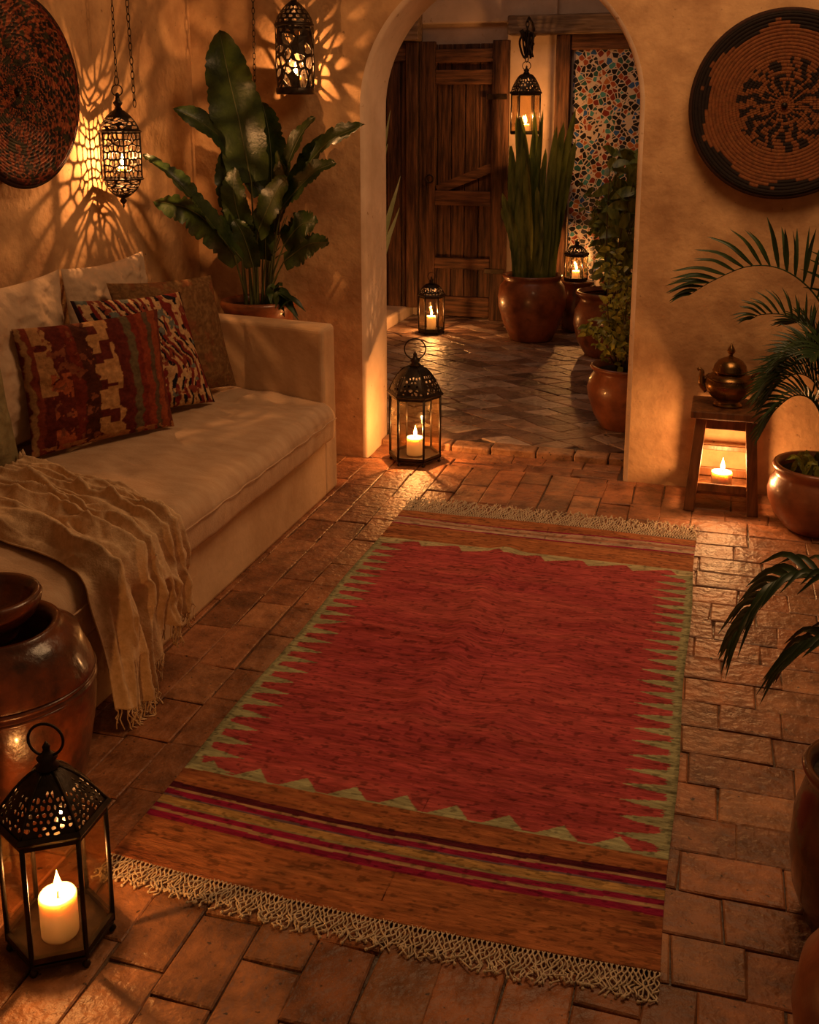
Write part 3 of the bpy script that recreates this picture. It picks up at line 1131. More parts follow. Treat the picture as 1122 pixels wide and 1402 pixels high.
# even spacing with rounded corners
pp = []
for cxk, czk, a0 in ((W1 - rc_, z0 + .04, -PI / 2), (W1 - rc_, z1 - rc_, 0), (W0 + .03, z1 - .03, PI / 2), (W0 + .03, z0 + .03, PI)):
    rad = {0: .04}.get(0) if a0 == -PI / 2 else (rc_ if a0 == 0 else .03)
    for q in range(9):
        a = a0 + q / 8 * PI / 2
        pp.append((cxk + (rad + (rc_ - .04 if a0 == -PI / 2 else 0)) * math.cos(a), czk + rad * math.sin(a)))
    if a0 == 0:
        for q in range(1, 40):
            pp.append((W1 - rc_ + (W0 + .03 - W1 + rc_) * q / 40, z1))
    if a0 == PI:
        for q in range(1, 20):
            pp.append((W0 + .03 + (W1 - rc_ - W0 - .03) * q / 20, z0))
pp = np.array(pp)
nv = len(pp)
P = np.zeros((nu + 8, nv, 3))
u = np.concatenate([[0] * 4, np.linspace(0, 1, nu), [1] * 4])
inset = np.concatenate([[1, .45, .18, .05], np.zeros(nu), [.05, .18, .45, 1]])
cxm, czm = -1.98, .34
for i in range(nu + 8):
    e = inset[i]
    X = pp[:, 0] * (1 - e) + cxm * e if e == 1 else pp[:, 0] - np.sign(pp[:, 0] - cxm) * e * .06
    Z = pp[:, 1] * (1 - e) + czm * e if e == 1 else pp[:, 1] - np.sign(pp[:, 1] - czm) * e * .06
    y1_ = np.array([yi(min(x, -1.59)) for x in X]) - .006
    y0_ = 2.105
    P[i, :, 0], P[i, :, 2] = X, Z
    P[i, :, 1] = y0_ + (y1_ - y0_) * u[i]
top = np.clip((P[:, :, 2] - .30) / .12, 0, 1)
yy, xx = P[:, :, 1], P[:, :, 0]
wr = fbm(xx * 9 + yy * 3, yy * 5 - xx * 4, 5) - .5
fold = np.maximum(0, fbm(xx * 5 + yy * 1.2, yy * 16 + xx * 7, 9, 2) - .56)
P[:, :, 2] += top * (wr * .018 - .04 * fold + .012 * np.sin(PI * np.clip((xx - W0) / (W1 - W0), 0, 1)))
P[:, :, 0] += np.where(xx > -1.60, (fbm(yy * 6, P[:, :, 2] * 9, 4) - .5) * .022 + .008 * np.sin(PI * np.clip((P[:, :, 2] - .25) / .18, 0, 1)), 0)
P = P - SO
sc_ = grid('seat_cushion', np.transpose(P, (1, 0, 2)), M['linen'], so, closed_u=True)
# piping seam along the front of the seat
MB().tube([loc_((W1 + .015 + .003 * math.sin(k * 1.3), 2.13 + (yi(-1.6) - 2.15) * k / 60, .368 + .002 * math.sin(k))) for k in range(61)], .0028, 6).build('piping', M['linen'], so)


# ------------------------------------------------------------------ pillows
def pillow(label, BL, BR, TL, thick, m, colf=None, n=110, back=.4, name='throw_pillow', pinch=.05, group=None, wrinkle=.010, seed=1, puff=.55):
    BL, BR, TL = (np.array(p, float) for p in (BL, BR, TL))
    U, Vv = BR - BL, TL - BL
    nrm = np.cross(U, Vv)
    nrm /= np.linalg.norm(nrm)
    org = (BL + BR) / 2
    side = 1 if nrm[0] > 0 else -1          # the side that looks into the room
    g = np.linspace(-1, 1, n)
    a, b_ = np.meshgrid(g, g, indexing='ij')
    # denser near the borders
    a, b_ = np.sin(a * PI / 2), np.sin(b_ * PI / 2)
    t = thick / 2 * (np.clip(1 - a ** 2, 0, 1) * np.clip(1 - b_ ** 2, 0, 1)) ** puff
    sx = 1 - pinch * (1 - b_ ** 2)
    sy = 1 - pinch * (1 - a ** 2)
    wr_ = (fbm(a * 4 + 7, b_ * 4 + 7, seed) - .5) * wrinkle * 2 + (fbm(a * 1.5 + b_ * 5 + 9, b_ * 2 - a * 4 + 9, seed + 3, 2) - .5) * wrinkle
    edge = np.clip(t / (thick * .25), 0, 1)
    sheets, cols = [], []
    for sgn in (1, -1):
        h = sgn * t * (1. if sgn == side else back) + wr_ * edge * sgn * (1. if sgn == side else .4)
        P_ = (BL - org + U / 2 + Vv / 2)[None, None] + (a * sx)[..., None] * U / 2 + (b_ * sy)[..., None] * Vv / 2 + h[..., None] * nrm
        P_[..., 2] += .0
        sheets.append(P_ if sgn > 0 else P_[::-1])
        if colf is not None:
            c = colf(a * .5 + .5, b_ * .5 + .5)
            cols.append(c if sgn > 0 else c[::-1])
    P_ = np.concatenate(sheets, 0)
    C_ = np.concatenate(cols, 0) if colf is not None else None
    o = grid(name, P_, m, None, tuple(org), C_, closed_u=True)
    return tag(o, label, 'pillow', group)


def mixc(c, mask, col):
    return c * (1 - mask[..., None]) + np.array(col) * mask[..., None]


def step(x, a, b):
    return np.clip((x - a) / (b - a), 0, 1)


def kilim_col(u, v):
    c = np.zeros(u.shape + (3,)) + np.array((.10, .018, .012))
    # broad vertical bands with ragged edges
    rag = (fbm(u * 3, v * 26, 3, 3) - .5) * .10 + (vnoise(u * 0 + 3, v * 16, 5) - .5) * .06
    uu = u + rag * .35
    bands = [(.00, .035, (.30, .16, .07)), (.035, .075, (.18, .035, .018)), (.27, .34, (.14, .022, .012)), (.34, .44, (.065, .018, .010)),
             (.64, .69, (.11, .02, .014)), (.69, .75, (.12, .085, .045)), (.75, .80, (.16, .025, .014)), (.80, .86, (.22, .040, .018)),
             (.86, .90, (.10, .060, .035)), (.90, .96, (.24, .055, .022)), (.96, 1.0, (.13, .03, .018))]
    for a, b, col in bands:
        c = mixc(c, step(uu, a, a + .008) * (1 - step(uu, b, b + .008)), col)
    # cream blocks at the left and centre, stepped teeth
    tooth = vnoise(v * 22, u * 0 + 1, 8)
    tooth2 = vnoise(v * 22 + 9, u * 0 + 4, 18)
    blk = ((u > .455 - .05 * (tooth - .3)) & (u < .60 + .05 * (tooth2 - .4)) & (vnoise(v * 13, np.floor(u * 14) * .7, 6) > .40)).astype(float)
    c = mixc(c, blk, (.42, .22, .09))
    blk2 = ((u > .075) & (u < .135 + .06 * tooth) & (v > .45) & (vnoise(v * 12, u * 9, 16) > .3)).astype(float)
    c = mixc(c, blk2, (.36, .18, .075))
    blk3 = ((u > .14) & (u < .27) & (fbm(u * 16, v * 14, 26) > .56) & (v < .62)).astype(float)
    c = mixc(c, blk3, (.34, .085, .035))
    blk4 = ((u > .14) & (u < .44) & (fbm(u * 22, v * 18, 36) > .66)).astype(float)
    c = mixc(c, blk4, (.20, .06, .03))
    edge = ((v < .05) & (fbm(u * 30, v * 30, 7) > .5)).astype(float)
    c = mixc(c, edge, (.35, .15, .06))
    return c * (.75 + .5 * fbm(u * 60, v * 60, 2, 2))[..., None]


def ikat_col(u, v):
    c = np.zeros(u.shape + (3,)) + np.array((.52, .32, .16))
    s = np.sin((u * 11 + 2.2 * np.abs(v - .4) + 1.5 * (fbm(u * 3, v * 3, 4) - .5) * 2 + v * 1.2) * 2 * PI)
    brk = fbm(u * 12, v * 9, 14)
    c = mixc(c, ((s > .25) & (brk > .40)).astype(float), (.17, .022, .016))
    s2 = np.sin((u * 11 + 2.2 * np.abs(v - .4) + 1.5 * (fbm(u * 3, v * 3, 4) - .5) * 2 + v * 1.2) * 2 * PI + 2.2)
    c = mixc(c, ((s2 > .55) & (fbm(u * 10, v * 14, 24) > .46)).astype(float), (.014, .012, .016))
    c = mixc(c, ((fbm(u * 14, v * 12, 44) > .68)).astype(float), (.22, .05, .03))
    c = mixc(c, ((fbm(u * 7 + 3, v * 7 + 3, 54) > .70)).astype(float), (.14, .15, .13))
    c = mixc(c, step(.035 - u, 0, .01) + step(u - .975, 0, .01), (.03, .012, .012))
    return c * (.75 + .5 * fbm(u * 60, v * 60, 2, 2))[..., None]


def brown_col(u, v):
    w_ = np.sin((fbm(u * 5, v * 5, 4) * 9) * 2 * PI)
    c = np.zeros(u.shape + (3,)) + np.array((.17, .085, .035))
    c = mixc(c, (w_ > .3).astype(float) * .7, (.24, .13, .055))
    c = mixc(c, (fbm(u * 10, v * 10, 8) > .62).astype(float) * .6, (.22, .07, .03))
    return c * (.75 + .5 * fbm(u * 70, v * 70, 2, 2))[..., None]


ZS = .452
pillow('plump cream linen cushion leaning on the left wall behind the brown pillow', (-2.37, 3.46, ZS), (-2.37, 4.06, ZS), (-2.412, 3.47, 1.05), .20, M['linen_pale'], seed=3, wrinkle=.030,
       name='back_cushion', pinch=.07, group='cream back cushions', back=.3)
pillow('plump cream linen cushion at the left edge, behind the red kilim pillow', (-2.37, 2.82, ZS), (-2.37, 3.44, ZS), (-2.412, 2.84, 1.05), .15, M['linen_pale'], seed=8, wrinkle=.022,
       name='back_cushion', pinch=.07, group='cream back cushions', back=.3)
pillow('large plain brown pillow beside the sofa arm, rearmost of the coloured pillows', (-2.225, 3.66, ZS + .03), (-2.035, 4.165, ZS), (-2.285, 3.575, .985), .12, M['cloth_col'], brown_col, seed=4)
pillow('cream pillow with red and black ikat marks, between kilim and brown pillows', (-2.19, 3.41, ZS + .03), (-2.0, 3.885, ZS), (-2.285, 3.33, .955), .12, M['cloth_col'], ikat_col, seed=5, n=200)
pillow('dark red striped kilim pillow with cream blocks, frontmost on the sofa', (-2.262, 3.01, ZS), (-1.985, 3.513, ZS), (-2.330, 3.045, .90), .15, M['cloth_col'], kilim_col, seed=6, n=240)
pl = pillow('olive green pillow half hidden at the left edge behind the kilim pillow', (-2.31, 2.55, ZS), (-2.275, 2.965, ZS), (-2.36, 2.54, .86), .09, M['olive'], seed=7)
ts = MB()
for k, (x, y, z) in enumerate(((-2.255, 2.94, .50), (-2.262, 2.965, .50))):
    o = np.array(pl.location)
    for q in range(12):
        a = q / 12 * 2 * PI
        p0 = np.array((x, y, z)) - o
        ts.tube([p0, p0 + (.006 * math.cos(a), .006 * math.sin(a), -.015), p0 + (.008 * math.cos(a), .008 * math.sin(a), -.04)], .0016, 5)
ts.build('tassel', M['throw'], pl)

# ------------------------------------------------------------------ throw blanket
tb = thing('throw_blanket', 'crumpled beige fringed throw hanging over the front edge of the sofa', 'blanket', (-1.75, 2.5, .43))
TO = np.array((-1.75, 2.5, .43))
ns, nt = 260, 220
S_, T_ = np.meshgrid(np.linspace(0, 1, ns), np.linspace(0, 1, nt), indexing='ij')
xb, xf = -2.19, -1.516
zend = np.interp(S_, [0, .2, .38, .52, .60, .72, .82, 1], [.05, .03, .03, .10, .17, .14, .16, .17])
flat_len = xf - xb
hang = (.43 - zend)
tt = T_ * (flat_len + hang)
onseat = tt < flat_len
xs = np.where(onseat, xb + tt, xf)
zs = np.where(onseat, .448, .448 - (tt - flat_len))
# rounded shoulder at the seat edge
q = np.clip((tt - (flat_len - .06)) / .12, 0, 1)
sh = (q > 0) & (q < 1)
ang = q * PI / 2
xs = np.where(sh, xf - .05 + .05 * np.sin(ang), np.where(onseat, np.minimum(xs, xf - .05), xf))
zs = np.where(sh, .448 - .05 * (1 - np.cos(ang)), np.where(onseat, .448, np.minimum(zs, .398)))
yb0, yb1 = 2.44, 2.90
yf0, yf1 = 2.20, 2.655
f = np.clip((xs - xb) / (xf - xb), 0, 1)
drop = np.clip((.40 - zs) / .4, 0, 1)
y0 = yb0 + (yf0 - yb0) * f ** 1.3 + .04 * drop
y1 = yb1 + (yf1 - yb1) * f ** 1.6 + .02 * drop
ys = y0 + (y1 - y0) * S_
warp = (fbm(T_ * 5, S_ * 3, 3) - .5) * .22
ph = S_ + warp * (1 - drop * .4)
rn = lambda u, v, sd: 1 - np.abs(2 * fbm(u, v, sd, 2) - 1)
diag = S_ + .35 * (1 - f) * T_ * 2
ridge = np.clip((rn(ph * 6.5 + 3, T_ * 1.6 + 2 * (1 - f) * S_, 15) - .45) / .55, 0, 1)
ridge2 = np.clip((rn(diag * 10 + 5, T_ * 3.2, 25) - .5) / .5, 0, 1)
hgt = .050 * ridge ** 1.5 + .026 * ridge2 ** 1.6 + .012 * fbm(S_ * 9, T_ * 14, 6)
edge = np.clip(np.minimum(S_, 1 - S_) / .05, .15, 1)
hgt = (hgt * edge + .004)
nx = np.where(onseat, np.where(sh, np.sin(ang), 0), 1)
nz = np.where(onseat, np.where(sh, np.cos(ang), 1), np.where(sh, np.cos(ang), 0))
P = np.stack([xs + nx * hgt * .95 + .035 * drop * (1 - S_) ** 2, ys + .012 * np.sin(T_ * 16 + S_ * 7) * (1 - f * .3), np.maximum(zs + nz * hgt, .006)], -1) - TO
grid('cloth', P, M['throw'], tb, solid=.004)
fr = MB()
rr = random.Random(5)
for k in range(100):
    i = int((k + .5) / 100 * (ns - 1))
    p = Vector(P[i, -1])
    dn = rr.uniform(.035, .07)
    zf = -.43 + .004
    pts = [p]
    for q in range(1, 6):
        z = p.z - dn * q / 5
        off = 0
        if z < zf + .002:
            off = (zf - z) * .9
            z = zf
        pts.append(Vector((p.x + rr.uniform(-.003, .003) + off, p.y + rr.uniform(-.004, .004) + .006 * math.sin(q + k), z)))
    fr.tube(pts, .0019, 5)
fr.build('fringe', M['throw'], tb, kind='stuff')

# ------------------------------------------------------------------ rug
RX0, RX1, RY0, RY1 = -1.225, -.030, 1.795, 4.03
rg = thing('rug', 'red flat woven rug with zigzag cream borders and fringed ends on the tile floor', 'rug', ((RX0 + RX1) / 2, (RY0 + RY1) / 2, 0))
nu, nv = 440, 800
xx, yy = np.meshgrid(np.linspace(RX0, RX1, nu), np.linspace(RY0, RY1, nv), indexing='ij')
rx = xx + .0
rag = (vnoise(xx * 0 + 3, yy * 260, 4) - .5) * .010 + (fbm(xx * 40, yy * 60, 5, 2) - .5) * .006
wv = (fbm(xx * 9, yy * 60, 6, 2) - .5) * .006 + (fbm(xx * 3, yy * 2, 12, 2) - .5) * .012
C = np.zeros(xx.shape + (3,)) + np.array((.38, .058, .064))                   # red field
C = mixc(C, step(fbm(xx * 2.2, yy * 30, 21, 3), .42, .66) * .6, (.48, .085, .080))
C = mixc(C, step(fbm(xx * 5, yy * 70, 22, 3), .56, .74) * .55, (.24, .035, .028))
C = mixc(C, step(fbm(xx * 1.4, yy * 12, 25, 3), .56, .7) * .35, (.50, .115, .09))
green = np.array((.34, .335, .18))
ORG = np.array((.38, .135, .050))
# toothed side borders
per = .064
for side in (0, 1):
    d_ = (xx - RX0) if side == 0 else (RX1 - xx)
    d_ = d_ + rag * 1.2
    phs = ((yy + wv + (0.02 if side else 0)) / per) % 1.0
    row = np.floor((yy + wv + (0.02 if side else 0)) / per)
    ln = .125 + .03 * (vnoise(row * .77, row * 0 + side, 9) - .5)
    tri = np.abs(phs - .5) * 2
    reach = np.where(tri < .58, .026 + (ln - .026) * (1 - tri / .58) ** .75, .026)
    C = mixc(C, (d_ < reach).astype(float), green)
    C = mixc(C, (d_ < .010).astype(float), green * .72)
# bottom cream triangles, top scallops
yb_ = 2.128 + .012 * np.sin((xx - RX0) * 3) + wv
tx_ = ((xx - RX0 + .02) / .128) % 1.0
trih = np.clip(1 - np.abs(tx_ - .62) / np.where(tx_ < .62, .46, .30), 0, 1) * .044
C = mixc(C, (yy < yb_ + trih + .005).astype(float), green * 1.12)
yt_ = 3.712 + wv
tx_ = ((xx - RX0) / .16) % 1.0
sch = .014 + .040 * np.clip(1 - np.abs(tx_ - .15) / np.where(tx_ > .15, .75, .15), 0, 1)
C = mixc(C, (yy > yt_ - sch + .01).astype(float), (.46, .40, .22))
# end bands
end = ((yy < yb_) | (yy > yt_ + .010)).astype(float)
C = mixc(C, end, ORG)
C = mixc(C, end * step(fbm(xx * 2.5, yy * 45, 31, 3), .48, .7) * .7, (.22, .065, .028))
C = mixc(C, end * step(fbm(xx * 4, yy * 60, 33, 3), .58, .72) * .5, (.48, .19, .07))
MAG, DK, TAN, PUR = (.27, .012, .055), (.085, .010, .020), (.42, .25, .13), (.16, .10, .12)
yw = yy + wv * .7 + .006 * np.sin((xx - RX0) * 4)
for a, b_, col in ((2.048, 2.068, DK), (2.040, 2.048, TAN), (2.022, 2.040, MAG), (2.016, 2.022, PUR), (1.992, 2.016, (.44, .26, .09)), (1.986, 1.992, (.30, .24, .11)),
                   (1.968, 1.986, MAG), (1.958, 1.968, TAN), (1.938, 1.958, MAG)):
    C = mixc(C, ((yw > a) & (yw < b_)).astype(float), col)
for a, b_, col in ((3.952, 3.962, MAG), (3.930, 3.952, (.46, .30, .20)), (3.910, 3.930, (.36, .17, .11)), (3.884, 3.910, (.48, .34, .24)), (3.872, 3.884, MAG)):
    C = mixc(C, ((yw > a) & (yw < b_)).astype(float), col)
C *= (.66 + .68 * fbm(xx * 30, yy * 190, 41, 2))[..., None]
C *= (1 - .45 * step(fbm(xx * 60, yy * 130, 43, 2), .66, .74))[..., None]
# soft creases and a wavy lie
Z = .006 + .0045 * (fbm(xx * 2.2, yy * 2.2, 51, 3) - .5) + .0016 * (fbm(xx * 9, yy * 14, 53, 2) - .5)


def crease(p, q_, h, wd):
    p, q_ = np.array(p), np.array(q_)
    dv = q_ - p
    L_ = np.linalg.norm(dv)
    dv = dv / L_
    s = (xx - p[0]) * dv[0] + (yy - p[1]) * dv[1]
    dd = (xx - p[0]) * -dv[1] + (yy - p[1]) * dv[0]
    return h * np.exp(-(dd / wd) ** 2) * np.clip(np.minimum(s, L_ - s) / .12 + .3, 0, 1)


Z += crease((-.72, 2.45), (-.72, 3.80), .016, .045) + crease((-1.15, 2.98), (-.62, 2.93), .013, .03)
Z += crease((-.56, 2.35), (-.28, 3.3), .009, .06) + crease((-1.0, 2.4), (-.4, 2.55), .008, .05) + crease((-1.1, 3.35), (-.2, 3.25), .009, .05)
Z += .0035 * np.sin(yy * 26 + xx * 4) * np.clip((yy - 3.4) / .5, 0, 1) * np.exp(-((xx + .6) / .5) ** 2)
Z = np.maximum(Z, .0035)
# gently bowed ends and edges
yo_ = yy - .022 * np.sin(PI * (xx - RX0) / (RX1 - RX0)) * np.clip(1 - (yy - RY0) / .8, 0, 1)
xo_ = xx + .004 * np.sin(yy * 7) * np.where(xx < -.6, 1, -1)
org = np.array(((RX0 + RX1) / 2, (RY0 + RY1) / 2, 0))
grid('field', np.stack([xo_, yo_, Z], -1) - org, M['rug'], rg, col=C, solid=.004)


def rug_fringe(y_of, sgn, length, name_seed, net):
    rr = random.Random(name_seed)
    mb = MB()
    n = 118
    for k in range(n):
        x = RX0 + (RX1 - RX0) * (k + .5) / n
        for leg in (-1, 1):
            pts = []
            lean = rr.uniform(-.006, .006)
            L_ = length * rr.uniform(.8, 1.15)
            for q in range(11):
                s = q / 10
                if s < net:
                    off = leg * .0052 * math.sin(s / net * PI * 2)
                else:
                    off = leg * (.004 + .010 * rr.random()) * math.sin((s - net) / (1 - net) * PI * rr.uniform(.8, 1.3)) + lean * (s - net) * 2.2
                pts.append((x + off - org[0], y_of(x) + sgn * (L_ * s - .004) - org[1], .0065 + .003 * math.sin(s * 9 + k + leg) * (1 if s > .1 else .2)))
            mb.tube(pts, .0017, 5)
            if rr.random() < .5:
                p = Vector(pts[-1])
                mb.lathe([(.0008, -.004), (.0034, -.001), (.0034, .002), (.0008, .004)], 6, (p.x, p.y, p.z))
    mb.build('fringe', M['fringe'], rg, kind='stuff')


rug_fringe(lambda x: RY0 - .022 * math.sin(PI * (x - RX0) / (RX1 - RX0)), -1, .074, 3, .62)
rug_fringe(lambda x: RY1, 1, .155, 4, .45)

# ------------------------------------------------------------------ big glazed jar and the bowl in its mouth
jx, jy = -1.515, 1.845
t = thing('storage_jar', 'large brown glazed storage jar at the left edge before the sofa', 'jar', (jx, jy, 0))
JS = .90
jp = [(.0, 0), (.15, 0), (.158, .008), (.175, .06), (.205, .18), (.222, .27), (.227, .32), (.226, .345), (.231, .352), (.229, .362), (.222, .366), (.228, .374), (.226, .384), (.222, .40),
      (.205, .432), (.175, .462), (.150, .48), (.138, .490), (.136, .497), (.128, .500), (.118, .494), (.112, .47), (.12, .40), (.0, .35)]
jp = [(r * (JS if z < .46 and k < 17 else 1), z) for k, (r, z) in enumerate(jp)]
MB().lathe(jp, 72, cap0=False, cap1=False, wob=lambda a, z: .008 * math.sin(2 * a + 1) + .004 * math.sin(5 * a + z * 20)).build('body', M['glaze'], t)
for z in (.352, .372):
    MB().ring((0, 0, z), .227 * JS, .005, 'z', 72, 8).build('ridge', M['glaze'], t)
t = thing('glazed_bowl', 'small brown glazed bowl resting in the mouth of the storage jar', 'bowl', (jx - .012, jy - .008, .4605))
bp_ = [(.0, 0), (.055, 0), (.060, .014), (.058, .025), (.075, .040), (.100, .062), (.113, .088), (.116, .104), (.111, .113), (.099, .110), (.092, .095), (.078, .066), (.05, .045), (.0, .038)]
MB().lathe(bp_, 64, cap0=False, cap1=False, wob=lambda a, z: .01 * math.sin(3 * a)).build('body', M['glaze'], t)

# ------------------------------------------------------------------ wall baskets
def basket(label, loc, R, axis, colf):
    t = thing('wall_basket', label, 'basket', loc)
    nr, na = 260, 420
    rr_, aa = np.meshgrid(np.linspace(.004, 1, nr), np.linspace(0, 2 * PI, na, endpoint=False), indexing='ij')
    coil = R / 27
    wob = .006 * np.sin(3 * aa + 2)
    rad = rr_ * R * (1 + wob)
    depth = .030 + .045 * rr_ ** 2.2 + .0035 * np.abs(np.sin(rr_ * R / coil * PI)) - .02 * np.clip((rr_ - .97) / .03, 0, 1)
    stitch = .0010 * np.sin(aa * np.maximum(12, np.round(rr_ * 27) * 9))
    depth = depth + stitch
    p1, p2 = rad * np.cos(aa), rad * np.sin(aa)
    if axis == 'y':
        P_ = np.stack([p1, -depth, p2], -1)
    else:
        P_ = np.stack([depth, p1, p2], -1)
    c = colf(rr_, aa)
    P_ = np.transpose(P_, (1, 0, 2))
    if axis == 'x':
        P_, c2 = P_[::-1], np.transpose(c, (1, 0, 2))[::-1]
    else:
        c2 = np.transpose(c, (1, 0, 2))
    grid('weave', P_, M['basket'], t, col=c2, closed_u=True, solid=.006)
    pts = []
    for k in range(96):
        a = 2 * PI * k / 96
        r = R * 1.0 * (1 + .006 * math.sin(3 * a + 2))
        pts.append((r * math.cos(a), -.060, r * math.sin(a)) if axis == 'y' else (.060, r * math.cos(a), r * math.sin(a)))
    rim = MB().tube(pts, .010, 8, True)
    rim.c = [(.045, .014, .008)] * len(rim.v)
    rim.build('rim', M['basket'], t)
    MB().lathe([(.012, 0), (.012, .05)], 12).build('hanging_peg', M['iron'], t).rotation_euler = (PI / 2, 0, 0) if axis == 'y' else (0, PI / 2, 0)
    return t


def basket_right(r, a):
    ring_ = np.floor(r * 27)
    cell = np.floor(a / (2 * PI) * np.maximum(10, np.round(ring_ * 5.5)))
    rnd_ = vnoise(ring_ * 7.31 + .5, cell * 3.17 + .5, 61)
    c = np.zeros(r.shape + (3,)) + np.array((.34, .125, .040))
    c = mixc(c, (rnd_ > .62).astype(float) * .5, (.24, .075, .026))
    c = mixc(c, (rnd_ < .3).astype(float) * .5, (.42, .17, .06))
    seg = np.sin(a * 17 + 1.6 * np.sin(ring_ * .9) + 3.5 * vnoise(a * 4 + 3, ring_ * .4, 62))
    dark = ((r < .52) & (r > .10) & (seg > -.35) & (rnd_ > .34)).astype(float)
    fade = (r > .44) & (vnoise(a * 9, r * 0, 63) > (1 - (r - .44) / .10) + .2)
    dark = np.where(fade, 0, dark)
    c = mixc(c, dark, (.020, .008, .006))
    edge = .83 + .12 * np.abs(((a * 7 / (2 * PI) + .25 * vnoise(a * 2, a * 0, 65)) % 1) * 2 - 1) ** 1.2 - .01
    stair = np.floor(edge * 27) / 27
    c = mixc(c, ((r > stair) & (rnd_ > .08)).astype(float), (.018, .008, .006))
    return c * (.8 + .4 * rnd_)[..., None] * np.array((.78, .70, .62))


def basket_left(r, a):
    ring_ = np.floor(r * 27)
    cell = np.floor(a / (2 * PI) * np.maximum(10, np.round(ring_ * 5.5)))
    rnd_ = vnoise(ring_ * 7.31 + .5, cell * 3.17 + .5, 71)
    x_, y_ = r * np.cos(a), r * np.sin(a)
    c = np.zeros(r.shape + (3,)) + np.array((.18, .036, .015))
    p = fbm(x_ * 20 + 20, y_ * 20 + 20, 72, 2)
    zig = np.abs(np.sin(a * 14 + r * 22)) 
    c = mixc(c, ((p + zig * .25 > .57) & (r < .92)).astype(float), (.014, .009, .008))
    c = mixc(c, ((p < .34) & (rnd_ > .4)).astype(float), (.30, .09, .035))
    c = mixc(c, ((np.abs(np.sin(a * 20 + r * 46)) > .93) & (rnd_ > .3)).astype(float), (.30, .11, .045))
    c = mixc(c, ((np.abs(np.sin(a * 20 - r * 46)) > .95) & (rnd_ > .4)).astype(float), (.24, .08, .035))
    c = mixc(c, ((fbm(x_ * 10 + 9, y_ * 10 + 9, 75, 2) > .68)).astype(float), (.035, .035, .018))
    c = mixc(c, ((r > .94) & (rnd_ > .4)).astype(float), (.03, .010, .007))
    return c * (.7 + .6 * rnd_)[..., None] * np.array((1.75, 1.45, 1.3))


basket('large round coiled basket with a dark centre on the wall right of the arch', (.20, YB - .003, 1.66), .365, 'y', basket_right)
basket('round dark red and black patterned basket on the left wall above the sofa', (XL + .003, 3.30, 1.70), .33, 'x', basket_left)

# ------------------------------------------------------------------ stool, candle, teapot
st = thing('stool', 'small dark wooden stool with splayed legs against the right wall', 'stool', (.055, 4.505, 0))
MB().box((-.142, -.135, .402), (.142, .130, .436)).build('seat', M['stool'], st, bevel=.006)
fx, fy, tx0, ty0 = .128, .118, .098, .092
for sx in (-1, 1):
    for sy in (-1, 1):
        MB().beam((sx * fx, sy * fy, 0), (sx * tx0, sy * ty0, .403), .044 if sy < 0 else .036, .040, up=(0, 1, 0)).build('leg', M['stool'], st, bevel=.004)
for sy in (-1, 1):
    MB().beam((-.11, sy * .096, .378), (.11, sy * .096, .378), .018, .046).build('apron', M['stool'], st, bevel=.003)
for sx in (-1, 1):
    MB().beam((sx * .102, -.1, .378), (sx * .102, .1, .378), .018, .046).build('apron', M['stool'], st, bevel=.003)
lz = .105
for sy in (-1, 1):
    MB().beam((-.118, sy * .110, lz), (.118, sy * .110, lz), .018, .036).build('stretcher', M['stool'], st, bevel=.003)
for sx in (-1, 1):
    MB().beam((sx * .119, -.105, lz + .012), (sx * .119, .105, lz + .012), .018, .032).build('stretcher', M['stool'], st, bevel=.003)
MB().beam((-.118, .104, .215), (.118, .104, .215), .014, .022).build('stretcher', M['stool'], st, bevel=.003)
MB().box((-.112, -.100, .070), (.112, .100, .084)).build('lower_shelf', M['stool'], st, bevel=.002)
candle((.052, 4.445, .0855), .042, .076, 'wide lit pillar candle on the lower shelf of the stool', 9., flame=1.35, lr=.035)

tp = thing('teapot', 'round dark brass teapot with pointed lid knob on top of the stool', 'teapot', (.058, 4.50, .4365))
MB().lathe([(.0, 0), (.058, 0), (.060, .006), (.050, .014), (.046, .022), (.070, .038), (.094, .066), (.101, .092), (.095, .116), (.074, .134), (.062, .140), (.060, .146), (.0, .146)], 56,
           cap0=False, cap1=False).build('body', M['brass'], tp)
lid = MB().lathe([(.068, .143), (.072, .147), (.068, .153), (.064, .170), (.050, .190), (.030, .202), (.014, .207), (.009, .212)], 48, cap0=True).build('lid', M['brass'], tp)
MB().lathe([(.009, .210), (.007, .216), (.015, .226), (.017, .234), (.011, .246), (.004, .258), (.001, .264)], 24).build('knob', M['brass'], lid)
MB().tube(spline([(-.085, 0, .062), (-.108, 0, .085), (-.112, 0, .115), (-.112, 0, .138), (-.122, 0, .148), (-.130, 0, .143)], 20),
          [.020 - .013 * min(1, k / 14) for k in range(21)], 12).build('spout', M['brass'], tp)
MB().tube(spline([(.086, 0, .060), (.112, 0, .078), (.132, 0, .115), (.130, 0, .145), (.112, 0, .150), (.098, 0, .138), (.088, 0, .122)], 26), .0072, 10).build('handle', M['brass'], tp)
MB().ring((0, 0, .118), .0955, .0035, 'z', 56, 6).build('band', M['brass'], tp)

# ------------------------------------------------------------------ pots and plants
def pot(t, prof, m, soil_r, soil_z, seg=64, wob=.006, part='pot'):
    MB().lathe(prof, seg, cap0=True, cap1=False, wob=lambda a, z: wob * math.sin(2 * a + 1) + wob * .5 * math.sin(3 * a + z * 9)).build(part, m, t)
    MB().lathe([(.001, soil_z + .006), (soil_r * .5, soil_z + .004), (soil_r, soil_z)][::-1], 32, cap0=False).build('soil', M['soil'], t)


